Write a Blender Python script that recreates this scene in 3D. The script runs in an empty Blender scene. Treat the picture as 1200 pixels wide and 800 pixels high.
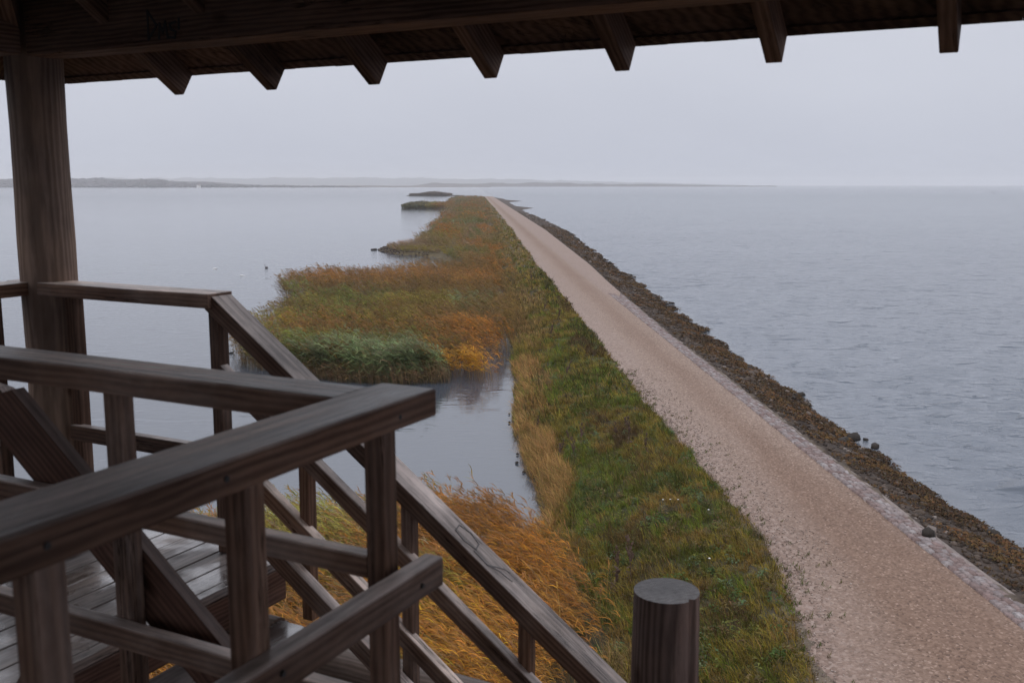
import bpy, bmesh, math, random
import numpy as np
from mathutils import Vector, Matrix

random.seed(7); rng = np.random.default_rng(7)
C = bpy.context.scene.collection
scn = bpy.context.scene
EYE = 10.3                      # eye height above the water

# ------------------------------------------------------------------ helpers
def tag(o, label=None, cat=None, group=None, kind=None):
    if label: o['label'] = label
    if cat: o['category'] = cat
    if group: o['group'] = group
    if kind: o['kind'] = kind
    return o

def npmesh(name, V, Q, mat, col=None, smooth=False, fattr=None, T=None):
    """mesh object from numpy verts, quads (and triangles)"""
    me = bpy.data.meshes.new(name)
    V = np.asarray(V, np.float32)
    nq = len(Q) if Q is not None else 0
    nt = len(T) if T is not None else 0
    me.vertices.add(len(V)); me.vertices.foreach_set('co', V.ravel())
    idx = []; st = []
    if nq: idx.append(np.asarray(Q, np.int32).ravel()); st.append(np.arange(nq)*4)
    if nt: idx.append(np.asarray(T, np.int32).ravel()); st.append(nq*4+np.arange(nt)*3)
    idx = np.concatenate(idx); st = np.concatenate(st)
    me.loops.add(len(idx)); me.loops.foreach_set('vertex_index', idx.astype(np.int32))
    me.polygons.add(nq+nt); me.polygons.foreach_set('loop_start', st.astype(np.int32))
    if smooth: me.polygons.foreach_set('use_smooth', np.ones(nq+nt, bool))
    me.update(calc_edges=True); me.validate()
    if col is not None:
        a = me.attributes.new('Col', 'FLOAT_COLOR', 'POINT')
        c4 = np.ones((len(V), 4), np.float32); c4[:, :3] = col
        a.data.foreach_set('color', c4.ravel())
    for k, v in (fattr or {}).items():
        a = me.attributes.new(k, 'FLOAT', 'POINT'); a.data.foreach_set('value', np.asarray(v, np.float32))
    me.materials.append(mat)
    o = bpy.data.objects.new(name, me); C.objects.link(o)
    return o

def hash2(i, j, s):
    n = (i.astype(np.int64)*374761393 + j.astype(np.int64)*668265263 + s*982451653) & 0x7fffffff
    n = ((n ^ (n >> 13))*1274126177) & 0x7fffffff
    return ((n ^ (n >> 16)) & 0xffff)/65535.0
def vn(x, y, s=0):
    xi = np.floor(x); yi = np.floor(y); fx = x-xi; fy = y-yi
    fx = fx*fx*(3-2*fx); fy = fy*fy*(3-2*fy)
    a = hash2(xi, yi, s); b = hash2(xi+1, yi, s); c = hash2(xi, yi+1, s); d = hash2(xi+1, yi+1, s)
    return (a*(1-fx)+b*fx)*(1-fy)+(c*(1-fx)+d*fx)*fy
def fbm(x, y, s=0, o=3):
    t = 0; k = 1; n = 0
    for i in range(o):
        t = t+vn(x*2**i, y*2**i, s+i*17)*k; n += k; k *= .5
    return t/n
def sst(a, b, x):
    t = np.clip((x-a)/(b-a), 0, 1); return t*t*(3-2*t)

# causeway frame: p along the causeway, q to its right
AZP = math.radians(-2.18)
def pq(p, q):
    return p*math.sin(AZP)+q*math.cos(AZP), p*math.cos(AZP)-q*math.sin(AZP)
def to_pq(x, y):
    return x*math.sin(AZP)+y*math.cos(AZP), x*math.cos(AZP)-y*math.sin(AZP)

# ------------------------------------------------------------------ materials
def newmat(name):
    m = bpy.data.materials.new(name); m.use_nodes = True
    nt = m.node_tree; b = nt.nodes['Principled BSDF']
    return m, nt, b
class N:
    def __init__(s, nt): s.nt = nt
    def __call__(s, t, **kw):
        n = s.nt.nodes.new(t)
        for k, v in kw.items():
            if k in n.inputs: n.inputs[k].default_value = v
            else: setattr(n, k, v)
        return n
    def l(s, a, b): s.nt.links.new(a, b)
def ramp(n, stops):
    r = n('ShaderNodeValToRGB'); e = r.color_ramp.elements
    while len(e) < len(stops): e.new(.5)
    for k, (p, c) in enumerate(stops):
        e[k].position = p; e[k].color = (*c, 1) if len(c) == 3 else c
    return r
def mixc(n, f, a, b, bt='MIX'):
    m = n('ShaderNodeMix', data_type='RGBA', blend_type=bt)
    for s, v in ((m.inputs[0], f), (m.inputs[6], a), (m.inputs[7], b)):
        if hasattr(v, 'links'): n.l(v, s)
        else: s.default_value = v if not isinstance(v, tuple) or len(v) == 4 else (*v, 1)
    return m.outputs[2]
def math_(n, op, a, b=0.0):
    m = n('ShaderNodeMath', operation=op)
    for s, v in ((m.inputs[0], a), (m.inputs[1], b)):
        if hasattr(v, 'links'): n.l(v, s)
        else: s.default_value = v
    return m.outputs[0]

def wood(name, dark, mid, grey, greyness=.6, rough=.55, wet=0.0, gscale=1.0, cracks=1.0, rings=0.0):
    m, nt, b = newmat(name); n = N(nt)
    tc = n('ShaderNodeTexCoord'); oi = n('ShaderNodeObjectInfo')
    off = n('ShaderNodeVectorMath', operation='ADD')
    sc = n('ShaderNodeVectorMath', operation='SCALE'); n.l(oi.outputs['Random'], sc.inputs['Scale']); sc.inputs[0].default_value = (37, 53, 71)
    n.l(tc.outputs['Object'], off.inputs[0]); n.l(sc.outputs[0], off.inputs[1])
    def stretched(s, v):
        mp = n('ShaderNodeMapping'); mp.inputs['Scale'].default_value = v
        n.l(off.outputs[0], mp.inputs[0])
        t = n('ShaderNodeTexNoise', Scale=s, Detail=6.0, Roughness=.65); n.l(mp.outputs[0], t.inputs['Vector']); return t.outputs['Fac']
    g1 = stretched(11*gscale, (.14, 1, 1)); g2 = stretched(48*gscale, (.05, 1, 1)); blot = stretched(3.2, (.45, 1, 1)); fine = stretched(160, (.6, 1, 1))
    # growth rings: wave bands warped
    mp = n('ShaderNodeMapping'); mp.inputs['Scale'].default_value = (.12, 1, 1); n.l(off.outputs[0], mp.inputs[0])
    wv = n('ShaderNodeTexWave', wave_type='RINGS', rings_direction='X', Scale=22.0*gscale, Distortion=5.0, Detail=3.0); wv.inputs['Detail Scale'].default_value = 1.4
    n.l(mp.outputs[0], wv.inputs['Vector'])
    gmix = math_(n, 'ADD', math_(n, 'MULTIPLY', g1, .74), math_(n, 'MULTIPLY', wv.outputs['Fac'], .26))
    r = ramp(n, [(.28, dark), (.55, mid), (.75, tuple(c*1.35 for c in mid))]); n.l(gmix, r.inputs[0]); big = stretched(2.1, (.35, 1, 1)); bigr = ramp(n, [(.33, (.45, .43, .42)), (.5, (1, 1, 1)), (.68, (1.6, 1.5, 1.36))]); n.l(big, bigr.inputs[0])
    # weathered grey on faces that look up
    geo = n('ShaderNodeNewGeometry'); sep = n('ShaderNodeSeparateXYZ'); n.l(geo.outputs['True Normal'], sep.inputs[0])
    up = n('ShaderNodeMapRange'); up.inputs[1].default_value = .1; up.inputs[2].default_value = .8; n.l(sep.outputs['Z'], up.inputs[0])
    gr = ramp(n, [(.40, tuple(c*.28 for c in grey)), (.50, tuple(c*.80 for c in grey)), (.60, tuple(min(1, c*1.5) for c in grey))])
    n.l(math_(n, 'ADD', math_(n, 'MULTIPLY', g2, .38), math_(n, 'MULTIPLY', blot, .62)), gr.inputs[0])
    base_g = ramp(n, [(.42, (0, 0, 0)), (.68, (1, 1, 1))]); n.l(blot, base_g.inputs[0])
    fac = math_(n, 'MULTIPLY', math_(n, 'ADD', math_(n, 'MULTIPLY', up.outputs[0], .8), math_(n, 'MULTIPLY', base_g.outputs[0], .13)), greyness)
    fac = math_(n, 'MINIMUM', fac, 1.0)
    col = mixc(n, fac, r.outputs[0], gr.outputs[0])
    dk = ramp(n, [(.30, (.35, .33, .33)), (.42, (1, 1, 1))]); n.l(g2, dk.inputs[0])
    col = mixc(n, .32, col, dk.outputs[0], 'MULTIPLY'); col = mixc(n, 1.0, col, bigr.outputs[0], 'MULTIPLY')
    sp = ramp(n, [(.26, (.5, .5, .48)), (.34, (1, 1, 1))]); n.l(fine, sp.inputs[0])
    col = mixc(n, .5, col, sp.outputs[0], 'MULTIPLY')
    vk = n('ShaderNodeTexVoronoi', Scale=5.5); mk = n('ShaderNodeMapping'); mk.inputs['Scale'].default_value = (.45, 1, 1); n.l(off.outputs[0], mk.inputs[0]); n.l(mk.outputs[0], vk.inputs['Vector'])
    kr = ramp(n, [(.035, (.16, .12, .10)), (.085, (.6, .55, .52)), (.13, (1, 1, 1))]); n.l(vk.outputs['Distance'], kr.inputs[0])
    col = mixc(n, .85, col, kr.outputs[0], 'MULTIPLY')
    ck = stretched(17, (.035, 1, 1)); ca_ = math_(n, 'ABSOLUTE', math_(n, 'SUBTRACT', ck, .5)); cmask = stretched(2.7, (.5, 1, 1))
    crk = ramp(n, [(.003, (.12, .10, .09)), (.012, (1, 1, 1))]); n.l(ca_, crk.inputs[0])
    cm_ = ramp(n, [(.48, (0, 0, 0)), (.56, (1, 1, 1))]); n.l(cmask, cm_.inputs[0])
    col = mixc(n, math_(n, 'MULTIPLY', cm_.outputs[0], cracks), col, mixc(n, 1.0, col, crk.outputs[0], 'MULTIPLY'))
    li = n('ShaderNodeTexNoise', Scale=26.0, Detail=5.0, Roughness=.75); n.l(off.outputs[0], li.inputs['Vector'])
    lr = ramp(n, [(.62, (0, 0, 0)), (.72, (1, 1, 1))]); n.l(li.outputs['Fac'], lr.inputs[0])
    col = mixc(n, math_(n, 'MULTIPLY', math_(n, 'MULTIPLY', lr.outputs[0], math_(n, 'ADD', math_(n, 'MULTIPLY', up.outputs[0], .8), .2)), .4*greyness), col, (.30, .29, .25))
    if rings:
        rg = ramp(n, [(.25, (.45, .43, .42)), (.6, (1.1, 1.1, 1.1))]); n.l(wv.outputs['Fac'], rg.inputs[0]); col = mixc(n, rings, col, rg.outputs[0], 'MULTIPLY')
    n.l(col, b.inputs['Base Color'])
    rr = n('ShaderNodeMapRange'); rr.inputs[1].default_value = .35; rr.inputs[2].default_value = .65
    rr.inputs[3].default_value = max(.16, rough-.35*wet-.1); rr.inputs[4].default_value = rough+.15; n.l(blot, rr.inputs[0]); n.l(rr.outputs[0], b.inputs['Roughness'])
    b.inputs['Specular IOR Level'].default_value = .18
    if wet:
        wt = n('ShaderNodeTexNoise', Scale=2.6, Detail=4.0, Roughness=.55); n.l(off.outputs[0], wt.inputs['Vector'])
        film = ramp(n, [(.42, (0, 0, 0)), (.56, (1, 1, 1))]); n.l(wt.outputs['Fac'], film.inputs[0])
        rr2 = n('ShaderNodeMapRange'); rr2.inputs[3].default_value = .5; rr2.inputs[4].default_value = .13; n.l(film.outputs[0], rr2.inputs[0]); n.l(rr2.outputs[0], b.inputs['Roughness'])
        sp2 = n('ShaderNodeMapRange'); sp2.inputs[3].default_value = .35; sp2.inputs[4].default_value = 1.0; n.l(film.outputs[0], sp2.inputs[0]); n.l(sp2.outputs[0], b.inputs['Specular IOR Level'])
        b.inputs['Coat Weight'].default_value = .0; n.l(film.outputs[0], b.inputs['Coat Weight']); b.inputs['Coat Roughness'].default_value = .12; b.inputs['Coat IOR'].default_value = 1.6
    if not wet:
        n.l(math_(n, 'ADD', .06, math_(n, 'MULTIPLY', up.outputs[0], .20)), b.inputs['Specular IOR Level'])
        n.l(math_(n, 'SUBTRACT', rr.outputs[0], math_(n, 'MULTIPLY', up.outputs[0], .18)), b.inputs['Roughness'])
    bp = n('ShaderNodeBump', Strength=.5 if not wet else .25, Distance=.004); n.l(math_(n, 'ADD', g2, math_(n, 'MULTIPLY', fine, .4)), bp.inputs['Height']); n.l(bp.outputs[0], b.inputs['Normal'])
    return m

M_RAIL = wood('stained_wood', (.062, .034, .024), (.128, .075, .053), (.62, .52, .475), 1.05)
M_PLANK = wood('brown_board', (.056, .029, .021), (.112, .060, .044), (.20, .16, .15), .5)
M_LOG = wood('log_wood', (.145, .102, .080), (.205, .146, .116), (.28, .245, .225), .3, .65, gscale=.8, cracks=.15, rings=.10)
M_DARKLOG = wood('stained_log', (.060, .038, .031), (.105, .069, .058), (.150, .148, .150), .9, .6, gscale=.8, cracks=.6, rings=.22)
M_ROOF = wood('roof_timber', (.075, .043, .031), (.165, .104, .078), (.14, .115, .10), .5, .7)
M_BOARD = wood('roof_board', (.055, .034, .026), (.12, .076, .060), (.09, .075, .07), .4, .8)
M_DECK = wood('deck_board', (.06, .045, .039), (.13, .10, .09), (.22, .20, .197), .8, .45, wet=1.0)

def foliage(name, trans=.25, rough=.65):
    m, nt, b = newmat(name); n = N(nt)
    at = n('ShaderNodeAttribute', attribute_name='Col')
    b.inputs['Roughness'].default_value = rough; b.inputs['Specular IOR Level'].default_value = .10
    n.l(at.outputs['Color'], b.inputs['Base Color'])
    tr = n('ShaderNodeBsdfTranslucent'); n.l(at.outputs['Color'], tr.inputs['Color'])
    mx = n('ShaderNodeMixShader'); mx.inputs[0].default_value = trans
    n.l(b.outputs[0], mx.inputs[1]); n.l(tr.outputs[0], mx.inputs[2])
    n.l(mx.outputs[0], nt.nodes['Material Output'].inputs['Surface'])
    return m
M_REED = foliage('reed_leaf', .3); M_GRASS = foliage('grass_blade', .25)
M_COLA = foliage('matte_tinted', 0.0, .9)

def world_vec(n, scale=(1, 1, 1), rot=0):
    g = n('ShaderNodeNewGeometry'); mp = n('ShaderNodeMapping'); mp.inputs['Scale'].default_value = scale
    mp.inputs['Rotation'].default_value = (0, 0, rot)
    n.l(g.outputs['Position'], mp.inputs[0]); return mp.outputs[0]

def gravel_mat():
    m, nt, b = newmat('gravel'); n = N(nt); w = world_vec(n, rot=AZP)
    at = n('ShaderNodeAttribute', attribute_name='coarse')
    big = n('ShaderNodeTexNoise', Scale=.35, Detail=5.0, Roughness=.6); n.l(w, big.inputs['Vector'])
    mp = n('ShaderNodeMapping'); mp.inputs['Scale'].default_value = (1, .12, 1); n.l(w, mp.inputs[0])
    streak = n('ShaderNodeTexNoise', Scale=1.6, Detail=4.0); n.l(mp.outputs[0], streak.inputs['Vector'])
    v1 = n('ShaderNodeTexVoronoi', Scale=19.0); n.l(w, v1.inputs['Vector'])
    v2 = n('ShaderNodeTexVoronoi', Scale=13.0); n.l(w, v2.inputs['Vector'])
    fine = ramp(n, [(.25, (.190, .125, .088)), (.5, (.270, .186, .138)), (.75, (.345, .250, .192))])
    n.l(math_(n, 'ADD', math_(n, 'MULTIPLY', big.outputs['Fac'], .55), math_(n, 'MULTIPLY', streak.outputs['Fac'], .5)), fine.inputs[0])
    stone = ramp(n, [(0, (.12, .085, .068)), (.35, (.23, .162, .132)), (.6, (.285, .208, .175)), (.8, (.37, .295, .26)), (1, (.20, .155, .14))]); n.l(v2.outputs['Color'], stone.inputs[0])
    s1 = ramp(n, [(0, (.06, .036, .026)), (.3, (.20, .138, .106)), (.75, (.31, .23, .186)), (1, (.56, .46, .40))]); n.l(v1.outputs['Color'], s1.inputs[0])
    base = mixc(n, .75, fine.outputs[0], s1.outputs[0])
    cf = math_(n, 'ADD', at.outputs['Fac'], math_(n, 'MULTIPLY', math_(n, 'SUBTRACT', streak.outputs['Fac'], .5), .9))
    cfr = ramp(n, [(.25, (0, 0, 0)), (1.0, (.85, .85, .85))]); n.l(cf, cfr.inputs[0])
    col = mixc(n, cfr.outputs[0], base, stone.outputs[0])
    tk = n('ShaderNodeAttribute', attribute_name='track'); col = mixc(n, math_(n, 'MINIMUM', math_(n, 'MULTIPLY', tk.outputs['Fac'], .8), 1.0), col, mixc(n, 1.0, col, (.72, .625, .56), 'MULTIPLY'))
    n.l(col, b.inputs['Base Color']); b.inputs['Roughness'].default_value = .85
    h = math_(n, 'ADD', math_(n, 'MULTIPLY', v1.outputs['Distance'], .4), math_(n, 'MULTIPLY', v2.outputs['Distance'], math_(n, 'MULTIPLY', cfr.outputs[0], .45)))
    bp = n('ShaderNodeBump', Strength=1.0, Distance=.04, invert=True); n.l(h, bp.inputs['Height']); n.l(bp.outputs[0], b.inputs['Normal'])
    return m
def ground_mat():
    m, nt, b = newmat('verge_soil'); n = N(nt); w = world_vec(n)
    t = n('ShaderNodeTexNoise', Scale=1.3, Detail=7.0, Roughness=.7); n.l(w, t.inputs['Vector'])
    at = n('ShaderNodeAttribute', attribute_name='Col')
    r = ramp(n, [(.3, (.45, .45, .45)), (.7, (1.3, 1.3, 1.3))]); n.l(t.outputs['Fac'], r.inputs[0])
    n.l(mixc(n, 1.0, at.outputs['Color'], r.outputs[0], 'MULTIPLY'), b.inputs['Base Color']); b.inputs['Roughness'].default_value = .9
    t2 = n('ShaderNodeTexNoise', Scale=9.0, Detail=6.0); n.l(w, t2.inputs['Vector'])
    bp = n('ShaderNodeBump', Strength=.8, Distance=.06); n.l(t2.outputs['Fac'], bp.inputs['Height']); n.l(bp.outputs[0], b.inputs['Normal'])
    return m
def island_stone(name, stops, rough=.8, bs=14.0):
    m, nt, b = newmat(name); n = N(nt); g = n('ShaderNodeNewGeometry'); w = world_vec(n)
    r = ramp(n, stops); n.l(g.outputs['Random Per Island'], r.inputs[0])
    t = n('ShaderNodeTexNoise', Scale=bs, Detail=6.0, Roughness=.7); n.l(w, t.inputs['Vector'])
    d = ramp(n, [(.3, (.55, .55, .55)), (.7, (1.25, 1.25, 1.25))]); n.l(t.outputs['Fac'], d.inputs[0])
    n.l(mixc(n, 1.0, r.outputs[0], d.outputs[0], 'MULTIPLY'), b.inputs['Base Color']); b.inputs['Roughness'].default_value = rough
    bp = n('ShaderNodeBump', Strength=.6, Distance=.03); n.l(t.outputs['Fac'], bp.inputs['Height']); n.l(bp.outputs[0], b.inputs['Normal'])
    return m
M_GRAVEL = gravel_mat(); M_SOIL = ground_mat()
M_COBBLE = island_stone('cobble', [(0, (.175, .120, .110)), (.3, (.25, .185, .175)), (.55, (.29, .245, .24)), (.75, (.20, .16, .158)), (.92, (.36, .325, .325)), (1, (.22, .14, .125))])
M_RUBBLE = island_stone('rubble_stone', [(0, (.026, .016, .011)), (.45, (.050, .032, .021)), (.8, (.076, .050, .034)), (.96, (.12, .088, .07)), (1, (.26, .22, .20))], .75)
M_BOULDER = island_stone('wet_boulder', [(0, (.014, .010, .008)), (1, (.026, .019, .014))], .8)
M_PEBBLE = island_stone('pebble', [(0, (.16, .115, .095)), (.45, (.24, .175, .145)), (.8, (.31, .24, .21)), (1, (.42, .355, .32))])
M_KERB = island_stone('edge_concrete', [(0, (.22, .175, .155)), (1, (.27, .22, .20))], .85, 5.0)

def water_mat():
    m, nt, b = newmat('water'); n = N(nt); w = world_vec(n)
    a = n('ShaderNodeAttribute', attribute_name='ripple'); ro = n('ShaderNodeAttribute', attribute_name='rough')
    sa = n('ShaderNodeAttribute', attribute_name='sea')
    bc = mixc(n, 0.0, (.055, .068, .090), (.085, .106, .140)); b.inputs['Base Color'].default_value = (.05, .06, .08, 1); n.l(sa.outputs['Fac'], bc.node.inputs[0]); n.l(bc, b.inputs['Base Color'])
    io = n('ShaderNodeMapRange'); io.inputs[3].default_value = 2.05; io.inputs[4].default_value = 1.63; n.l(sa.outputs['Fac'], io.inputs[0]); n.l(io.outputs[0], b.inputs['IOR'])
    n.l(ro.outputs['Fac'], b.inputs['Roughness'])
    mp = n('ShaderNodeMapping'); mp.inputs['Scale'].default_value = (.62, 1.0, 1); mp.inputs['Rotation'].default_value = (0, 0, math.radians(10)); n.l(w, mp.inputs[0])
    mp2 = n('ShaderNodeMapping'); mp2.inputs['Scale'].default_value = (.5, 1.0, 1); mp2.inputs['Rotation'].default_value = (0, 0, math.radians(-24)); n.l(w, mp2.inputs[0])
    ta = n('ShaderNodeTexNoise', Scale=1.5, Detail=5.0, Roughness=.6, Distortion=.4); n.l(mp.outputs[0], ta.inputs['Vector'])
    tb = n('ShaderNodeTexNoise', Scale=2.7, Detail=4.0, Roughness=.6, Distortion=.3); n.l(mp2.outputs[0], tb.inputs['Vector'])
    tcx = n('ShaderNodeTexNoise', Scale=.30, Detail=3.0, Roughness=.55); mp3 = n('ShaderNodeMapping'); mp3.inputs['Scale'].default_value = (.35, 1.0, 1); n.l(w, mp3.inputs[0]); n.l(mp3.outputs[0], tcx.inputs['Vector'])
    def wavelet(scale, sx, rot, lo, hi):
        m_ = n('ShaderNodeMapping'); m_.inputs['Scale'].default_value = (sx, 1.0, 1); m_.inputs['Rotation'].default_value = (0, 0, math.radians(rot)); n.l(w, m_.inputs[0])
        t_ = n('ShaderNodeTexNoise', Scale=scale, Detail=2.5, Roughness=.5, Distortion=.25); n.l(m_.outputs[0], t_.inputs['Vector'])
        r_ = n('ShaderNodeMapRange', interpolation_type='SMOOTHSTEP'); r_.inputs[1].default_value = lo; r_.inputs[2].default_value = hi; n.l(t_.outputs['Fac'], r_.inputs[0]); return r_.outputs[0]
    w1 = wavelet(1.9, .55, 8, .59, .75); w2 = wavelet(1.1, .52, -14, .60, .75); w3 = wavelet(.42, .45, 4, .61, .77)
    hgt = math_(n, 'ADD', math_(n, 'MULTIPLY', w1, .085), math_(n, 'ADD', math_(n, 'MULTIPLY', w2, .15), math_(n, 'MULTIPLY', w3, .34)))
    hgt = math_(n, 'ADD', hgt, math_(n, 'ADD', math_(n, 'MULTIPLY', ta.outputs['Fac'], .060), math_(n, 'MULTIPLY', tb.outputs['Fac'], .05)))
    patch = n('ShaderNodeTexNoise', Scale=.035, Detail=3.0); n.l(mp.outputs[0], patch.inputs['Vector'])
    pr = ramp(n, [(.35, (.75, .75, .75)), (.65, (1.12, 1.12, 1.12))]); n.l(patch.outputs['Fac'], pr.inputs[0])
    bp = n('ShaderNodeBump', Distance=3.2); n.l(math_(n, 'MULTIPLY', a.outputs['Fac'], pr.outputs[0]), bp.inputs['Strength']); n.l(hgt, bp.inputs['Height'])
    n.l(bp.outputs[0], b.inputs['Normal'])
    return m
M_WATER = water_mat()
def plain(name, c, rough=.6, var=.2, sc=8.0):
    m, nt, b = newmat(name); n = N(nt); w = world_vec(n)
    t = n('ShaderNodeTexNoise', Scale=sc, Detail=5.0); n.l(w, t.inputs['Vector'])
    r = ramp(n, [(.3, tuple(x*(1-var) for x in c)), (.7, tuple(min(1, x*(1+var)) for x in c))]); n.l(t.outputs['Fac'], r.inputs[0])
    n.l(r.outputs[0], b.inputs['Base Color']); b.inputs['Roughness'].default_value = rough
    return m

# ------------------------------------------------------------------ terrain of the causeway
PL = np.array([(-60, -16), (21, -16), (24, -10), (25.5, -3), (27, 1.2), (29, 1.95), (32, 2.05), (36, 1.75), (41.7, 1.55), (47, 1.9), (53, 2.2), (56, 1.9), (62, 2.4), (75, 2.3), (96, 2.9), (113, 1.8),
               (118, -1), (125, -3), (138, -4.8), (144, -5.8), (149, -11.8), (155, -14.2), (160, -15.4), (163, -14.8), (167, -11), (178, -9.4), (190, -9), (215, -8.7), (266, -8.5), (315, -8.6), (372, -9.2), (425, -9.5),
               (493, -10.5), (560, -12), (684, -14.5), (745, -13), (770, -4)], float)
PR = np.array([(-60, 15.4), (26, 15.45), (34, 15.45), (38, 15.25), (41, 15.35), (53, 15.95), (67, 15.95), (90, 16.6), (122, 17.3), (160, 18.4), (218, 20.3), (278, 20.0), (383, 19.4), (412, 19.6), (430, 24.0), (444, 27.0), (456, 20.8), (511, 19.5), (585, 20.5), (606, 27), (625, 30), (640, 22), (723, 21.0), (770, 14)], float)
def qL(p): return np.interp(p, PL[:, 0], PL[:, 1])-5.5*(fbm(p*.035, p*0+7.1, 6)-.5)*sst(170, 210, p)+.5*(fbm(p*.6, p*0+3.3, 5)-.5)*sst(26, 30, p)
def qR(p): return np.interp(p, PR[:, 0], PR[:, 1])+(1.3+1.5*sst(40, 90, p))*(fbm(p*.5, p*0+1.7, 9)-.5)
PATH_L = 7.25
def qC(p): return 12.1+np.interp(p, [60, 90, 115, 200, 800], [0, .45, 1.2, 2.3, 2.4])
def zf(p, q):
    l = qL(p); r = qR(p)
    d = q-l
    zin = .40*sst(-.1, .9, d)+.10*sst(.9, 4, d)
    top = .80*sst(np.maximum(l+.2, 1.6), 6.6, q)
    z = np.where(d > 0, zin+top, np.maximum(-1.6, d*.5))
    z = z+(.16*(fbm(p*.55, q*.55, 21)-.5)+.08*(vn(p*2.1, q*2.1, 22)-.5))*sst(.2, 1.2, d)*(1-sst(6.3, 7.2, q))
    z = np.where(q > 7.0, 1.28+.02*sst(7, 9, q), z)
    # sea side: low step, then rubble slope
    c_ = qC(p); s = np.clip((q-c_)/np.maximum(r-c_, .5), 0, 3)
    slope = np.where(s < 1, 1.02*(1-s)**.9, np.maximum(-1.8, (1-s)*1.6))+.22*(fbm(p*.8, q*.8, 31)-.5)*sst(0, .25, s)
    z = np.where(q > c_, slope, z)
    return z
pg = np.concatenate([np.arange(-60, 8, 4.0), np.arange(8, 62, .4), np.arange(62, 200, .9), np.arange(200, 771, 3.0)])
u = np.concatenate([np.linspace(0, .62, 62), np.linspace(.62, 1, 46)[1:]])
PG, UU = np.meshgrid(pg, u, indexing='ij')
l_ = qL(PG)-4; r_ = qR(PG)+4
QG = l_+(r_-l_)*UU
ZG = zf(PG, QG); ZG = np.where((QG > 6.9) & (QG < qC(PG)-.05), ZG-.06, ZG)
end = sst(752, 770, PG); ZG = ZG*(1-end)-1.5*end
X, Y = pq(PG, QG)
def gridquads(a, b):
    i = np.arange(a*b).reshape(a, b)
    return np.stack([i[:-1, :-1], i[1:, :-1], i[1:, 1:], i[:-1, 1:]], -1).reshape(-1, 4)
gc = np.zeros(PG.shape+(3,))
gc[:] = (.050, .045, .022)
mud = (ZG < .25)[..., None]; gc = np.where(mud, np.array((.035, .026, .018)), gc)
gc = np.where((QG > qC(PG)-.05)[..., None], np.array((.055, .036, .026)), gc)
ed_ = sst(-.55, -.05, QG-np.interp(PG, [10, 15, 24, 60], [6.2, 6.2, 7.25, 7.3]))[..., None]; gc = gc*(1-ed_)+ed_*np.array((.15, .115, .085)); gc = np.where((QG > qC(PG)-.05)[..., None], np.array((.055, .036, .026)), gc)
gc = np.where((PG > 118)[..., None] & (QG < 7)[..., None], np.array((.10, .075, .035)), gc)
ground = npmesh('ground', np.stack([X, Y, ZG], -1).reshape(-1, 3), gridquads(*PG.shape)[:, ::-1], M_SOIL, gc.reshape(-1, 3), True)
tag(ground, 'narrow causeway bank with grass verge on one side and rubble on the other', 'causeway', kind='structure')

# gravel track
pg2 = np.concatenate([np.arange(-60, 10, 4.0), np.arange(10, 70, .35), np.arange(70, 250, 1.5), np.arange(250, 760, 6.0)])
q0 = PATH_L-1.1*sst(24, 15, pg2)+.35*(fbm(pg2*.7, pg2*0+.5, 41)-.5)+.3*(vn(pg2*.12, pg2*0, 42)-.5)+.7*sst(90, 300, pg2)
v = np.linspace(0, 1, 22)
PG2, VV = np.meshgrid(pg2, v, indexing='ij'); Q0 = np.repeat(q0[:, None], 22, 1)
qr = np.repeat((11.2+(qC(pg2)-.12-11.2)*sst(76, 84, pg2))[:, None], 22, 1)
QG2 = Q0+(qr-Q0)*VV
ZG2 = 1.3+.05*np.sin(np.pi*VV)+.03*(fbm(PG2*.3, QG2*1.2, 51)-.5)-.03*(np.exp(-((QG2-8.6)/.3)**2)+np.exp(-((QG2-10.3)/.3)**2))-.05*(1-sst(0, .05, VV))
coarse = np.clip(1.1-(QG2-Q0)/2.5, 0, 1)*.95+.35*np.exp(-((QG2-11.0)/.25)**2)+.9*sst(10.5, 11.0, QG2)*sst(76, 84, PG2)
X, Y = pq(PG2, QG2)
path = npmesh('path', np.stack([X, Y, ZG2], -1).reshape(-1, 3), gridquads(*PG2.shape)[:, ::-1], M_GRAVEL, None, True, {'coarse': coarse.ravel(), 'track': (np.exp(-((QG2-9.9)/.85)**2)*(.6+.6*fbm(PG2*.15, QG2*.9, 53))+.95*sst(38, 21, PG2)*(.45+.55*sst(.6, 2.4, QG2-Q0))).ravel()})
tag(path, 'straight pinkish gravel track running along the causeway to the horizon', 'gravel track', kind='structure')

# ------------------------------------------------------------------ stones
def ico(sub=1):
    bm = bmesh.new(); bmesh.ops.create_icosphere(bm, subdivisions=sub, radius=1)
    V = np.array([v.co[:] for v in bm.verts]); F = np.array([[x.index for x in f.verts] for f in bm.faces]); bm.free(); return V, F
ICO1 = ico(1); ICO2 = ico(2)
OCT = (np.array([(1, 0, 0), (-1, 0, 0), (0, 1, 0), (0, -1, 0), (0, 0, 1), (0, 0, -1)], float), np.array([(0, 2, 4), (2, 1, 4), (1, 3, 4), (3, 0, 4), (2, 0, 5), (1, 2, 5), (3, 1, 5), (0, 3, 5)]))
def scatter(proto, P, S, rot, jitter=.25):
    """copies of a lump: P (n,3), S (n,3), rot about z"""
    V, F = proto; n = len(P); k = len(V)
    W = V[None]*(1+jitter*(rng.random((n, k, 1))*2-1))+jitter*.4*(rng.random((n, k, 3))-.5)
    W = W*S[:, None, :]
    c, s = np.cos(rot)[:, None], np.sin(rot)[:, None]
    x = W[..., 0]*c-W[..., 1]*s; y = W[..., 0]*s+W[..., 1]*c
    W = np.stack([x, y, W[..., 2]], -1)+P[:, None, :]
    return W.reshape(-1, 3), (F[None]+np.arange(n)[:, None, None]*k).reshape(-1, 3)

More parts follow.
